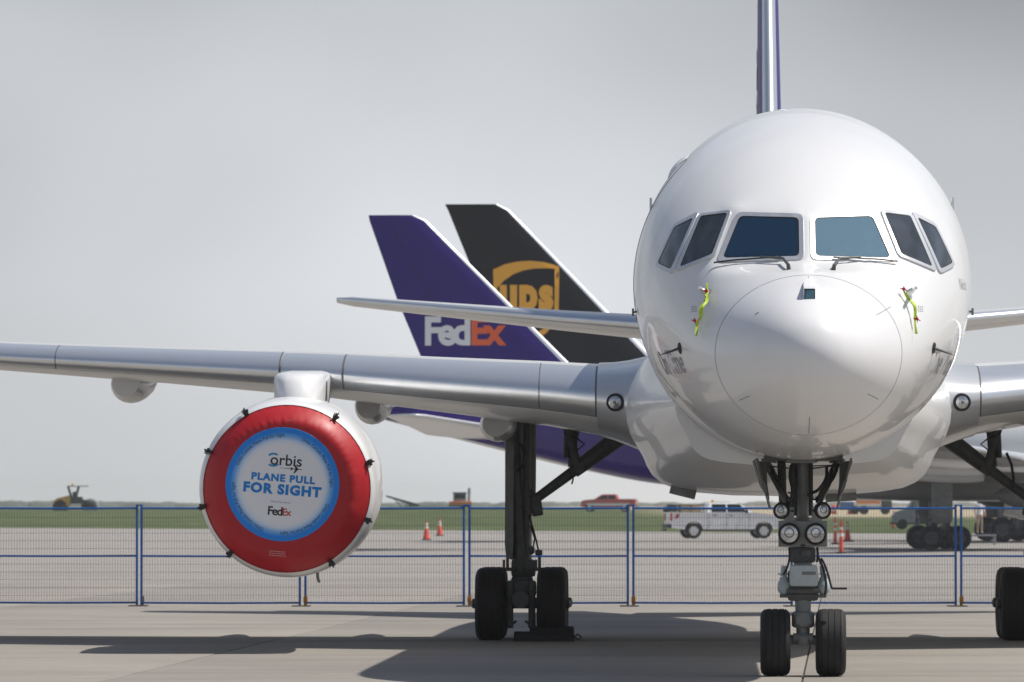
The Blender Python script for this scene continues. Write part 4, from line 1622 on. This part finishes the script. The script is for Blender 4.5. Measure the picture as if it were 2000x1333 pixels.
def brown_jet():
    D = 310.0
    NX = 51.0
    root = empty("cargo_jet", (NX, D, 0), R(90), "farthest cargo jet with dark brown tail and gold shield", "airplane", "parked cargo jets")
    def SZ(px, py):                                     # photo position in the fin's plane -> (s, z)
        w = at(px, py, D)
        return NX - w.x, w.z
    fb = MB()
    rings = []
    for s, zc, w_, h_ in ((0, 4.3, .05, .05), (.4, 4.35, .7, .7), (1.5, 4.5, 1.5, 1.5), (3.5, 4.75, 2.35, 2.35), (6, 4.9, 2.82, 2.82), (36, 4.9, 2.82, 2.82), (42, 5.4, 2.5, 2.35), (48, 6.3, 1.5, 1.35), (52, 6.9, .5, .4), (52.6, 7.0, .1, .1)):
        rings.append([(w_ * math.cos(2 * math.pi * k / 40), s, zc + h_ * math.sin(2 * math.pi * k / 40)) for k in range(40)])
    fb.loft(rings)
    fb.build("fuselage", M['white'], root, angle=60)
    pts = {}
    secs = []
    for (lx, ly), (tx, ty) in (((1318, 740), (1003, 740)), ((1190, 612), (957, 612)), ((1060, 478), (902, 478)), ((995, 411), (875, 411)), ((972, 399), (869, 398))):
        s_le, z = SZ(lx, ly)
        s_te, _ = SZ(tx, ty)
        secs.append((z, s_le, s_te - s_le, 0, .09))
    fin2 = flat_surface("tail_fin", secs, M['brown'], M['alu'], root, vertical=True)
    b2 = BVHTree.FromPolygons([v.co.copy() for v in fin2.data.vertices], [tuple(p.vertices) for p in fin2.data.polygons])
    def proj(px, py):
        s, z = SZ(px, py)
        h = b2.ray_cast(Vector((-4, s, z)), Vector((1, 0, 0)))
        return (h[0].x - .02 if h[0] else -.4, s, z)
    # shield: bright swoosh, border and letters
    def strip(outer, inner):
        mb = MB()
        n = len(outer)
        mb.add([proj(*p) for p in outer] + [proj(*p) for p in inner], [(i, i + 1, n + i + 1, n + i) for i in range(n - 1)])
        return mb
    sw = strip([(963, 527), (985, 517), (1010, 511.5), (1035, 510), (1060, 512), (1080, 517), (1092, 522)],
               [(968, 566), (985, 548), (1003, 536), (1023, 528.5), (1045, 525), (1068, 524.5), (1092, 526)])
    sh = sw.build("shield_emblem", M['gold'], fin2, flat=True)
    bd = strip([(1092, 522), (1092, 560), (1091, 606), (1084, 632), (1066, 652), (1028, 674), (990, 652), (972, 632), (965, 606), (963, 527)],
               [(1083.5, 524), (1083.5, 560), (1082.5, 604), (1077, 626), (1061, 643), (1028, 662), (995, 643), (979, 626), (973.5, 604), (970, 540)])
    bd.build("shield_border", M['gold'], sh, flat=True)
    for ch_, x0, x1 in (("u", 976, 1010), ("p", 1014, 1050), ("s", 1052, 1081)):
        vs, fs = text_polys(ch_, 1.0, .055, 1.0, 'LEFT')
        a0, a1 = min(v[0] for v in vs), max(v[0] for v in vs)
        b1 = max(v[1] for v in vs)
        kz = 46.0 / b1
        mb = MB()
        mb.add([proj(x0 + (vx - a0) / (a1 - a0) * (x1 - x0), 603 - vy * kz) for vx, vy in vs], fs)
        mb.build("lettering", M['gold'], sh, flat=True)
    for side in (1, -1):
        flat_surface("tailplane", [(1.0, 44.5, 6.0, 5.9, .1), (8.0, 49.5, 2.6, 6.6, .1)], M['wing'], M['alu'], root, side=side)
        wg = MB()
        rings = []
        for l, s, c_, z, t in ((2.2, 18.0, 10.0, 3.6, .13), (8, 22.0, 6.5, 4.3, .11), (22, 31.0, 2.6, 6.0, .1)):
            ring = []
            for k in range(1, 41):
                u = -1 + 2 * k / 40
                xc = u * u
                yt = 5 * t * (.2969 * abs(u) - .1260 * xc - .3516 * xc**2 + .2843 * xc**3 - .1036 * xc**4) * c_
                ring.append((side * l, s + xc * c_, z + (yt if u > 0 else -yt)))
            rings.append(ring)
        wg.loft(rings)
        wg.build("wing", M['wing'], root, angle=50)
        en = MB()
        en.lathe([(1.1, .4), (1.2, .05), (1.35, 0), (1.5, .3), (1.55, 1.2), (1.45, 3), (1.1, 4.6), (.6, 5.6), (.05, 6.3)], (side * 8, 17.8, 2.35), (0, 1, 0), 36)
        en.box((side * 8, 22.3, 4.0), (.4, 5.5, 1.2), bev=.1)
        en.build("engine", M['white'], root, angle=50)
        gm = MB()
        X, S = side * 4.8, NX - at(1972, 1000, D).x
        gm.tube([(X, S, 3.6), (X, S, .7)], .26, 14)
        gm.tube([(X, S - .8, .66), (X, S + .8, .66)], .16, 10)
        gm.tube([(X, S, 1.6), (X - side * 1.6, S, 3.2)], .14, 10)
        gm.box((X + side * .35, S, 2.3), (.08, 1.9, 2.2), bev=.03)
        go = gm.build("main_gear", M['gear'], root)
        for y in (-.8, .8):
            for x in (-.46, .46):
                tyre((X + x, S + y, .62), .62, .45, go)
                wheel_rim((X + x, S + y, .62), .62, .45, go)
    ng2 = MB()
    ng2.tube([(0, 6.5, 2.4), (0, 6.5, .5)], .13, 12)
    ng2.tube([(-.4, 6.5, .5), (.4, 6.5, .5)], .08, 10)
    no = ng2.build("nose_gear", M['gear'], root)
    for x in (-.33, .33):
        tyre((x, 6.5, .5), .5, .36, no)
        wheel_rim((x, 6.5, .5), .5, .36, no)
    cw = MB()
    for k in range(6):
        a = R(-62 + k * 24.8)
        cw.box((2.05 * math.sin(a), 3.05 + abs(math.sin(a)) * .7, 5.75), (.62, .05, .55), bev=.02, rot=Matrix.Rotation(a, 3, 'Z') @ Matrix.Rotation(R(-35), 3, 'X'))
    cw.build("cockpit_glazing", M['glass'], root)
    return root


brown_jet()

# ================================================================== fence
FY = 113.4
PPM = FPX / FY


def fence_panel():
    root = empty("fence_panel", (0, 0, 0))
    W, H = 2.945, 1.86
    fm = MB()
    for x in (-W / 2, W / 2):
        pb = MB()
        pb.tube([(x, 0, .02), (x, 0, H + .03)], .024, 10)
        pb.build("fence_post", M['fence'], root)
    for z in (.065, .935, H - .035):
        rb = MB()
        rb.tube([(-W / 2, 0, z), (0, 0, z - .006), (W / 2, 0, z)], .019, 8)
        rb.build("fence_rail", M['fence'], root)
    wb = MB()
    n = 58
    for k in range(1, n):
        x = -W / 2 + W * k / n
        wb.tube([(x, -.012, .075), (x, -.012, H - .05)], .0023, 4, caps=False)
    for z in list(np.arange(.20, .90, .145)) + list(np.arange(1.07, 1.80, .145)):
        wb.tube([(-W / 2, -.016, z), (W / 2, -.016, z)], .0023, 4, caps=False)
    tag(wb.build("wire_mesh", M['wire'], root), kind='stuff')
    cp = MB()
    cp.box((W / 2 + .05, 0, H + .02), (.13, .06, .025), bev=.006)
    cp.build("post_coupler", M['fence'], root)
    fo = MB()
    fo.box((W / 2 + .03, 0, .008), (.34, .85, .016), bev=.004)
    fo.build("fence_foot", M['steel'], root)
    fo = MB()
    fo.tube([(W / 2 + .105, 0, .01), (W / 2 + .105, 0, .20)], .030, 10)
    fo.box((W / 2 + .105, -.03, .12), (.075, .03, .12), bev=.01)
    fo.build("foot_sleeve", M['orange'], root)
    return root


fp = fence_panel()
for i, (k, lab) in enumerate((
        (-1, "blue mesh fence panel under the outer wing, in front of the yellow machine"),
        (0, "blue mesh fence panel partly hidden behind the red engine cover"),
        (1, "blue mesh fence panel with two traffic cones standing behind it"),
        (2, "blue mesh fence panel behind the main gear leg with its side brace"),
        (3, "blue mesh fence panel in front of the white pickup truck"),
        (4, "blue mesh fence panel beside the nose gear with tall marker posts behind it"),
        (5, "blue mesh fence panel behind the main gear leg at the picture's edge"))):
    o = fp if i == 0 else copy_tree(fp)
    px = 431.5 + 320 * k
    o.location = ((px - 1000) / PPM, FY + random.uniform(-.05, .05) + (.25 if k == -1 else 0), 0)
    o.rotation_euler = (0, 0, R(random.uniform(-.4, .4)))
    tag(o, lab, "fence panel", "temporary blue fence panels")

# ================================================================== cones and marker posts
def cone(name, loc, h, lab, slim=False, group="orange traffic cones"):
    z = loc[2]
    root = empty(name, loc, random.uniform(0, 1.5), lab, "traffic cone" if not slim else "marker post", group)
    b = MB()
    if slim:
        b.lathe([(.0, 0), (.20, 0), (.20, .05), (.06, .07)], (0, 0, 0), (0, 0, 1), 16)
        b.build("rubber_base", M['rubber'], root)
        b = MB()
        b.lathe([(.085, .06), (.07, h * .5), (.055, h * .92), (.035, h * .96), (.035, h), (.0, h)], (0, 0, 0), (0, 0, 1), 16)
        b.build("post", M['cone'], root)
        for z0, z1 in ((.50, .60), (.70, .78)):
            c = MB()
            c.lathe([(.075, h * z0), (.068, h * z1)], (0, 0, 0), (0, 0, 1), 16)
            c.build("reflective_band", M['conewhite'], root)
    else:
        b.box((0, 0, .03), (.46, .46, .06), bev=.015)
        b.build("rubber_base", M['rubber'], root)
        b = MB()
        b.lathe([(.19, .06), (.165, .12), (.045, h - .02), (.04, h), (.025, h), (.0, h - .01)], (0, 0, 0), (0, 0, 1), 20)
        b.build("cone_body", M['cone'], root)
        for z0, z1 in ((.60, .74), (.78, .90)):
            def rr(t): return .165 + (.045 - .165) * (h * t - .12) / (h - .14) + .004
            c = MB()
            c.lathe([(rr(z0), h * z0), (rr(z1), h * z1)], (0, 0, 0), (0, 0, 1), 20)
            c.build("reflective_band", M['conewhite'], root)
    return root


def on_ground(px, py):
    d = FPX * CAM_H / (py - HORIZON)
    return at(px, py, d)


cone("traffic_cone", on_ground(833, 1055), 1.0, "orange traffic cone nearer of the two left of the gear leg")
cone("traffic_cone", on_ground(859, 1047), 1.0, "orange traffic cone standing close to the grass, farther of two")
cone("traffic_cone", on_ground(1655, 1058), 1.0, "squat orange cone right of the tall marker posts by nose gear")
cone("marker_post", on_ground(1631, 1063), 1.28, "slim orange marker post next to the nose gear lamps", True, "slim orange marker posts")
cone("marker_post", on_ground(1642.5, 1081), 1.30, "nearest slim orange marker post, between a thinner post and a squat cone", True, "slim orange marker posts")
p = at(1745, 1027, 440); p.z = ground_z(p.x, p.y)
cone("marker_post", p, 1.25, "faded orange marker post on the grass beside the grey van", True, "slim orange marker posts")
for px, lab in ((1628, "far orange drum barrel beside the nose gear lamp"), (1661, "far orange drum barrel beside the blue tank of the orange truck")):
    d = 660.0
    x = (px - 1000) * d / FPX
    root = empty("traffic_barrel", (x, d, ground_z(x, d)), 0, lab, "traffic barrel", "far traffic barrels")
    b = MB()
    b.lathe([(0, 0), (.42, 0), (.42, .08), (.32, .10), (.29, .5), (.25, .95), (.20, 1.0), (0, 1.02)], (0, 0, 0), (0, 0, 1), 18)
    b.build("barrel_body", M['cone'], root)
    c = MB()
    c.lathe([(.312, .35), (.30, .48)], (0, 0, 0), (0, 0, 1), 18)
    c.build("reflective_band", M['conewhite'], root)

# ================================================================== vehicles
def arc_pts(cx, cz, r, a0, a1, n=9):
    return [(cx + r * math.cos(R(a0 + (a1 - a0) * i / (n - 1))), cz + r * math.sin(R(a0 + (a1 - a0) * i / (n - 1)))) for i in range(n)]


def pickup(loc, rz, paint, lab, load=True):
    root = empty("pickup_truck", loc, rz, lab, "pickup truck", "pickup trucks")
    XR, XF, WR = -1.80, 2.15, .42
    outline = [(-3.05, .62)] + [(XR - .52, .52)] + arc_pts(XR, .45, .52, 175, 5) + [(XR + .54, .50), (XF - .54, .50)] + arc_pts(XF, .45, .52, 175, 5) + \
              [(XF + .54, .50), (3.02, .55), (3.12, .85), (3.08, 1.12), (2.9, 1.30), (2.2, 1.38), (1.5, 1.43), (-1.05, 1.43), (-1.08, 1.45), (-3.06, 1.45), (-3.08, .95)]
    b = MB()
    n = len(outline)
    rings = []
    for y, k in ((-1.0, .965), (-1.02, 1.0), (-.9, 1.0), (.9, 1.0), (1.02, 1.0), (1.0, .965)):
        rings.append([(x * (1 if abs(y) > .95 or True else 1), y, .45 + (z - .45) * (k if z > 1.2 else 1)) for x, z in outline])
    b.loft(rings)
    body = b.build("body", paint, root, angle=30)
    cb_ = MB()
    r0 = [(-1.06, -.99, 1.40), (1.62, -.97, 1.40), (1.62, .97, 1.40), (-1.06, .99, 1.40)]
    r1 = [(-.98, -.90, 1.72), (1.18, -.88, 1.72), (1.18, .88, 1.72), (-.98, .90, 1.72)]
    r2 = [(-.86, -.78, 1.95), (.70, -.76, 1.96), (.70, .76, 1.96), (-.86, .78, 1.95)]
    r3 = [(-.6, -.6, 1.99), (.5, -.58, 2.0), (.5, .58, 2.0), (-.6, .6, 1.99)]
    cb_.loft([r0, r1, r2, r3])
    cb_.build("cab", paint, root, angle=30)
    for sy in (-1, 1):
        for x0, x1, t0, t1 in ((-.82, .02, -.76, .02), (.10, 1.18, .10, .80)):
            w_ = MB()
            def wp(x, z):
                y = np.interp(z, [1.40, 1.72, 1.95], [.985, .893, .775])
                return (x, sy * (y + .012), z)
            xm0, xm1 = x0 + (t0 - x0) * .62, x1 + (t1 - x1) * .62
            w_.add([wp(x0, 1.46), wp(x1, 1.46), wp(xm1, 1.72), wp(xm0, 1.72), wp(t1, 1.90), wp(t0, 1.90)], [(0, 1, 2, 3), (3, 2, 4, 5)])
            w_.build("window", M['carglass'], root, flat=True)
        m_ = MB()
        m_.box((1.15, sy * 1.12, 1.50), (.12, .22, .20), bev=.03)
        m_.build("mirror", M['machdark'], root)
        t_ = MB()
        t_.box((-3.06, sy * .90, 1.18), (.10, .24, .42), bev=.03)
        t_.build("tail_light", M['redlight'], root)
        h_ = MB()
        h_.box((3.0, sy * .80, 1.10), (.22, .34, .22), bev=.04)
        h_.build("headlight", M['lens'], root)
        dh_ = MB()
        for x in (-.62, .28):
            dh_.box((x, sy * 1.035, 1.27), (.2, .03, .04), bev=.008)
        dh_.build("door_handle", M['machdark'], root)
        ds_ = MB()
        for x in (-1.0, .05, 1.3):
            ds_.box((x, sy * 1.022, .98), (.014, .006, .84))
        ds_.build("door_seam", M['machdark'], root)
        for x in (XR, XF):
            tyre_o = MB()
            c = (x, sy * .88, WR)
            tyre_o.lathe([(.27, -.13), (.38, -.14), (WR, -.10), (WR, .10), (.38, .14), (.27, .13)], c, (0, 1, 0), 30)
            to = tyre_o.build("wheel", M['rubber'], root)
            rm = MB()
            rm.lathe([(.275, -.10), (.25, .10), (.10, .10), (.0, .12)], c, (0, sy, 0), 20)
            for k in range(6):
                th = 2 * math.pi * k / 6
                rm.box((c[0] + .16 * math.cos(th), c[1] + sy * .115, c[2] + .16 * math.sin(th)), (.20, .03, .055), bev=.008, rot=Matrix.Rotation(-th, 3, 'Y'))
            rm.build("rim", M['alu'], to)
    mk = MB()
    for sy in (-1, 1):
        if load:
            mk.prism([(-2.88, 1.10), (-2.72, 1.10), (-2.60, 1.34), (-2.78, 1.34)], sy * 1.018, sy * 1.026)
        else:
            mk.prism([(-2.4, .70), (2.4, .70), (2.4, .95), (-2.4, .95)], sy * 1.018, sy * 1.026)
    tag(mk.build("side_marking", M['knot'] if load else M['carwhite'], root, flat=True), kind='stuff')
    ws = MB()
    ws.add([(1.632, -.88, 1.43), (1.632, .88, 1.43), (.76, .70, 1.925), (.76, -.70, 1.925)], [(0, 1, 2, 3)])
    ws.build("windscreen", M['carglass'], root, flat=True)
    bp_ = MB()
    bp_.box((-3.14, 0, .68), (.20, 1.9, .20), bev=.04)
    bp_.box((3.10, 0, .68), (.16, 1.9, .22), bev=.05)
    bp_.box((-3.28, 0, .48), (.2, .5, .1), bev=.02)
    bp_.build("bumper", M['machdark'], root)
    gr = MB()
    gr.box((3.10, 0, 1.03), (.05, 1.2, .32), bev=.03)
    gr.build("front_grille", M['machdark'], root)
    un = MB()
    un.box((.1, 0, .50), (4.6, 1.5, .16), bev=.04)
    un.build("chassis", M['machdark'], root)
    if load:
        l_ = MB()
        for x in (-2.95, -2.55, -1.95, -1.25):
            for y in (-.85, .85):
                l_.tube([(x, y, 1.44), (x, y, 1.86)], .03, 6)
        for y in (-.85, .85):
            l_.tube([(-3.0, y, 1.86), (-1.1, y, 1.86)], .03, 6)
        tag(l_.build("bed_rack", M['machdark'], root), kind='stuff')
        l_ = MB()
        l_.box((-1.9, -.2, 1.66), (1.15, 1.1, .46), bev=.04)
        l_.build("tool_box", M['wood'], root)
        l_ = MB()
        l_.box((-2.85, 0, 1.68), (.45, .8, .42), bev=.05)
        l_.box((-3.1, 0.3, 1.60), (.35, .4, .3), bev=.05)
        l_.build("generator", M['machdark'], root)
        l_ = MB()
        l_.lathe([(.0, 0), (.09, 0), (.08, .14), (0, .16)], (-.55, 0, 1.98), (0, 0, 1), 12)
        l_.build("beacon", M['yellow'], root)
    return root


p = at(1411, 1050, 338)
pickup((p.x, 338, 0), R(9), M['carwhite'], "white crew cab pickup with tools in its bed beside the nose gear")
p = at(1190, 998, 690)
pickup((p.x, 690, ground_z(p.x, 690)), R(172), M['carred'], "red pickup truck on the grass rise beyond the fence", load=False)

# roller / loader on the far left
D = 760.0
x = (148 - 1000) * D / FPX
rt = empty("yellow_roller", (x, D, ground_z(x, D) - .45), 0, "yellow construction roller with a canopy, far off at the left", "construction machine")
b = MB(); b.loft([[(-2.1, -.8, .8), (-.6, -.8, .8), (-.6, .8, .8), (-2.1, .8, .8)], [(-2.2, -.8, 1.3), (-.5, -.8, 1.35), (-.5, .8, 1.35), (-2.2, .8, 1.3)], [(-1.8, -.7, 1.6), (-.5, -.7, 1.9), (-.5, .7, 1.9), (-1.8, .7, 1.6)]])
b.build("engine_hood", M['yellow'], rt)
b = MB()
for sx, x0 in ((-.75, -.3), (.25, -.05)):
    for y in (-.6, .6): b.tube([(sx if sx < 0 else .30, y, 2.75), (x0, y, 1.3)], .09, 6)
b.box((.1, 0, 1.4), (1.2, 1.4, .7), bev=.1)
b.box((-.05, 0, 1.95), (.5, .6, .6), bev=.1)
b.build("operator_platform", M['machdark'], rt)
b = MB(); b.box((.25, 0, 2.80), (2.1, 1.6, .10), bev=.04); b.build("canopy", M['machgrey'], rt)
b = MB(); b.lathe([(0, 0), (.14, 0), (.10, .2), (0, .24)], (-.3, 0, 2.85), (0, 0, 1), 10); b.build("beacon", M['yellow'], rt)
b = MB(); b.loft([[(.6, -.8, .6), (2.2, -.8, .5), (2.2, .8, .5), (.6, .8, .6)], [(.6, -.8, 1.5), (2.0, -.8, 1.25), (2.0, .8, 1.25), (.6, .8, 1.5)]]); b.build("drum_frame", M['machdark'], rt)
for x0, r in ((-1.5, .75), (1.5, .78)):
    b = MB(); b.lathe([(0, -.8), (r * .9, -.8), (r, -.75), (r, .75), (r * .9, .8), (0, .8)], (x0, 0, r), (0, 1, 0), 26)
    b.build("wheel" if x0 < 0 else "drum", M['rubber'] if x0 < 0 else M['machgrey'], rt)

rt.scale = (1.25, 1.25, 1.25)

# conveyor boom and excavator on the mound
D = 700.0
x = (783 - 1000) * D / FPX
rt = empty("conveyor_boom", (x, D, ground_z(x, D)), 0, "dark sloping conveyor boom lying over the mound beside the engine cover", "conveyor")
b = MB(); b.loft([[(-1.7, -.3, 1.32), (-1.7, .3, 1.32), (-1.7, .3, 1.52), (-1.7, -.3, 1.52)], [(1.9, -.3, .20), (1.9, .3, .20), (1.9, .3, .52), (1.9, -.3, .52)]])
b.build("boom", M['machdark'], rt)
b = MB()
for y in (-.35, .35): b.tube([(-.9, y, 1.2), (.3, y, 0)], .06, 6); b.tube([(.9, y, .6), (.3, y, 0)], .06, 6)
b.box((1.5, 0, .25), (1.2, 1.0, .5), bev=.06)
b.build("support_leg", M['machdark'], rt)
x = (898 - 1000) * D / FPX
rt = empty("excavator", (x, D, ground_z(x, D) - .2), 0, "far off excavator with a dark cab behind the blue fence post", "excavator")
b = MB(); b.box((0, 0, 1.45), (1.5, 1.3, .95), bev=.12); b.build("cab", M['machgrey'], rt)
b = MB(); b.box((.05, -.66, 1.55), (1.2, .03, .5), bev=.01); b.build("window", M['carglass'], rt)
b = MB(); b.box((0, 0, 1.96), (1.7, 1.5, .12), bev=.04); b.build("cab_roof", M['machdark'], rt)
b = MB(); b.box((.1, 0, .75), (2.6, 1.8, .5), bev=.1); b.build("engine_deck", M['truckorange'], rt)
b = MB(); b.tube([(1.05, 0, .9), (1.1, 0, 2.5)], .16, 8); b.build("exhaust_stack", M['machgrey'], rt)
for y in (-.9, .9):
    b = MB(); b.box((0, y, .28), (2.6, .45, .56), bev=.2); b.build("track", M['rubber'], rt)

# orange truck and grey van at the right
D = 660.0
x = (1698 - 1000) * D / FPX
rt = empty("tipper_truck", (x, D, ground_z(x, D)), 0, "far orange tipper truck with blue tank under the nearer jet's belly", "truck")
b = MB(); b.loft([[(-1.3, -1, 1.15), (1.1, -1, 1.15), (1.1, 1, 1.15), (-1.3, 1, 1.15)], [(-1.6, -1.1, 1.75), (1.2, -1.1, 1.75), (1.2, 1.1, 1.75), (-1.6, 1.1, 1.75)]]); b.build("tipper_body", M['truckorange'], rt)
b = MB(); b.box((-.2, 0, 2.0), (1.9, 1.4, .42), bev=.06); b.build("load_cover", M['machdark'], rt)
b = MB(); b.loft([[(1.3, -1, .6), (2.4, -1, .6), (2.4, 1, .6), (1.3, 1, .6)], [(1.3, -1, 1.4), (2.35, -1, 1.4), (2.35, 1, 1.4), (1.3, 1, 1.4)], [(1.35, -.9, 2.1), (1.9, -.9, 2.1), (1.9, .9, 2.1), (1.35, .9, 2.1)]]); b.build("cab", M['machdark'], rt)
b = MB(); b.add([(1.42, -1.01, 1.45), (2.25, -1.01, 1.45), (1.9, -.93, 2.0), (1.42, -.93, 2.0)], [(0, 1, 2, 3)]); b.build("window", mat("teal_glass", (.10, .22, .20), .1), rt, flat=True)
b = MB(); b.box((-2.5, -.2, .95), (1.5, 1.2, .9), bev=.1); b.build("tank", M['truckblue'], rt)
b = MB(); b.box((0, 0, .72), (4.4, .9, .25), bev=.03); b.build("chassis", M['machgrey'], rt)
for x0 in (-1.6, -.6, 1.7):
    for y in (-.9, .9):
        b = MB(); b.lathe([(0, -.14), (.4, -.14), (.46, -.1), (.46, .1), (.4, .14), (0, .14)], (x0, y, .46), (0, 1, 0), 20); b.build("wheel", M['rubber'], rt)

D = 430.0
x = (1790 - 1000) * D / FPX
rt = empty("service_van", (x, D, ground_z(x, D)), 0, "grey service van seen through the gear legs of the purple tailed jet", "van")
prof = [(-1.75, .45), (-1.75, .95), (-1.45, 1.25), (-.70, 1.45), (-.25, 2.15), (1.75, 2.2), (1.75, .45)]
b = MB(); b.loft([[(a, y, z) for a, z in prof] for y in (-.9, -.85, .85, .9)]); b.build("body", M['machgrey'], rt, angle=30)
b = MB(); b.add([(-.52, -.915, 1.45), (-.30, -.915, 1.45), (-.30, -.915, 2.0), (-.25, -.915, 2.0)], [(0, 1, 2, 3)])
b.add([(.15, -.915, 1.2), (1.45, -.915, 1.2), (1.45, -.915, 2.05), (.3, -.915, 2.05)], [(0, 1, 2, 3)]); b.build("window", mat("van_glass", (.12, .17, .20), .15), rt, flat=True)
b = MB(); b.box((.22, -.92, 1.62), (.08, .03, .9), rot=Matrix.Rotation(R(14), 3, 'Y')); b.build("window_pillar", M['carwhite'], rt)
for x0 in (-1.05, 1.05):
    for y in (-.82, .82):
        b = MB(); b.lathe([(0, -.12), (.3, -.12), (.36, -.08), (.36, .08), (.3, .12), (0, .12)], (x0, y, .36), (0, 1, 0), 20); b.build("wheel", M['rubber'], rt)
b = MB(); b.box((0, 0, .42), (3.7, 1.8, .16), bev=.04); b.build("bumper", M['machdark'], rt)


# ================================================================== people
def person(loc, rz, lab, shirt, trousers, pose=0):
    root = empty("person", loc, rz, lab, "person", "people on the far apron")
    V = {'pelvis': (0, 0, .93), 'waist': (0, .01, 1.08), 'chest': (0, .0, 1.30), 'neck': (0, .0, 1.47), 'chin': (0, -.02, 1.56), 'head': (0, -.02, 1.68),
         'crown': (0, 0, 1.76)}
    E = [('pelvis', 'waist'), ('waist', 'chest'), ('chest', 'neck'), ('neck', 'chin'), ('chin', 'head'), ('head', 'crown')]
    Rr = {'pelvis': (.165, .12), 'waist': (.145, .105), 'chest': (.17, .115), 'neck': (.06, .06), 'chin': (.075, .085), 'head': (.082, .10), 'crown': (.05, .06)}
    for s, t in ((1, 'l'), (-1, 'r')):
        bend = .0 if pose == 0 else .16 * s
        V.update({'hip' + t: (s * .09, 0, .88), 'knee' + t: (s * .10, -.02 + bend * .5, .50), 'ankle' + t: (s * .11, .02 - bend, .10), 'toe' + t: (s * .12, -.16 - bend, .04),
                  'sh' + t: (s * .19, 0, 1.42), 'el' + t: (s * .25, .03, 1.15), 'wr' + t: (s * .24, -.10, .92), 'hand' + t: (s * .23, -.14, .83)})
        E += [('pelvis', 'hip' + t), ('hip' + t, 'knee' + t), ('knee' + t, 'ankle' + t), ('ankle' + t, 'toe' + t), ('chest', 'sh' + t), ('sh' + t, 'el' + t), ('el' + t, 'wr' + t), ('wr' + t, 'hand' + t)]
        Rr.update({'hip' + t: (.10, .10), 'knee' + t: (.065, .065), 'ankle' + t: (.045, .05), 'toe' + t: (.04, .03), 'sh' + t: (.065, .065), 'el' + t: (.05, .05), 'wr' + t: (.035, .035), 'hand' + t: (.03, .045)})
    names = list(V)
    me = bpy.data.meshes.new("body")
    me.from_pydata([V[n] for n in names], [(names.index(a), names.index(b)) for a, b in E], [])
    o = bpy.data.objects.new("body", me)
    COL.objects.link(o)
    sk = o.modifiers.new("skin", 'SKIN')
    sk.use_smooth_shade = True
    for i, n in enumerate(names):
        me.skin_vertices[0].data[i].radius = Rr[n]
        me.skin_vertices[0].data[i].use_root = (n == 'pelvis')
    o.modifiers.new("smooth", 'SUBSURF').levels = 1
    dg = bpy.context.evaluated_depsgraph_get()
    me2 = bpy.data.meshes.new_from_object(o.evaluated_get(dg))
    bpy.data.objects.remove(o)
    for m_ in (shirt, trousers, mat("skin", (.42, .25, .18), .6), M['hose']):
        me2.materials.append(m_)
    for p_ in me2.polygons:
        c = p_.center
        if c.z > 1.66 or (c.z > 1.58 and c.y > .02): p_.material_index = 3
        elif c.z > 1.46 or (c.z < 1.14 and abs(c.x) > .19 and c.z > .7): p_.material_index = 2
        elif c.z > .95: p_.material_index = 0
        elif c.z > .09: p_.material_index = 1
        else: p_.material_index = 3
    b_ = bpy.data.objects.new("body", me2)
    COL.objects.link(b_)
    b_.parent = root
    return root


D = 284.0
x = (1913 - 1000) * D / FPX
st = empty("work_stand", (x, D, 0), 0, "low grey work stand under the person in the white shirt", "work stand")
b = MB(); b.box((0, 0, .44), (1.5, .9, .08), bev=.02); b.build("platform", M['machgrey'], st)
for sx in (-.68, .68):
    for sy in (-.38, .38):
        b = MB(); b.tube([(sx, sy, 0), (sx, sy, .42)], .035, 8); b.build("leg", M['machgrey'], st)
person((x, D, .48), R(20), "person in a white shirt and tan trousers on a low stand between the gear legs",
       mat("white_cotton", (.75, .76, .78), .8), mat("tan_cotton", (.42, .32, .22), .8))
D = 425.0
x = (1789 - 1000) * D / FPX
person((x, D - 1.3, ground_z(x, D - 1.3)), R(-60), "person in dark blue clothes standing at the grey van", mat("blue_cotton", (.02, .05, .16), .8), mat("navy_cotton", (.015, .03, .10), .8))

# ================================================================== distant trees
tr = MB()
rng = np.random.RandomState(11)
for k in range(420):
    d = rng.uniform(3600, 4400)
    x = rng.uniform(-520, 520)
    h = rng.uniform(1.6, 3.4) * (1.2 if x < -250 else 1)
    w_ = rng.uniform(5, 14)
    n = 9
    ring0 = [(x + w_ * math.cos(2 * math.pi * i / n) * rng.uniform(.8, 1.2), d + 4 * math.sin(2 * math.pi * i / n), -.5) for i in range(n)]
    ring1 = [(x + w_ * .85 * math.cos(2 * math.pi * i / n) * rng.uniform(.7, 1.2), d + 3 * math.sin(2 * math.pi * i / n), h * rng.uniform(.55, .8)) for i in range(n)]
    ring2 = [(x + w_ * .4 * math.cos(2 * math.pi * i / n), d + 1.5 * math.sin(2 * math.pi * i / n), h * rng.uniform(.85, 1.1)) for i in range(n)]
    tr.loft([ring0, ring1, ring2], cap0=False)
tag(tr.build("treeline", mat("far_trees", (.045, .065, .035), .9), None, flat=True), kind='stuff')

# ================================================================== smoke haze in the air
hz = MB()
hz.box((0, 3000, 9.9), (3100, 6200, 22.4))
hm = bpy.data.materials.new("haze")
hm.use_nodes = True
hn = hm.node_tree
hn.nodes.remove(hn.nodes["Principled BSDF"])
pv = hn.nodes.new("ShaderNodeVolumePrincipled")
pv.inputs["Color"].default_value = (.92, .94, .97, 1)
pv.inputs["Density"].default_value = 0.00012
pv.inputs["Anisotropy"].default_value = 0.2
hn.links.new(pv.outputs[0], hn.nodes["Material Output"].inputs["Volume"])
tag(hz.build("haze", hm, None, flat=True), kind='stuff')
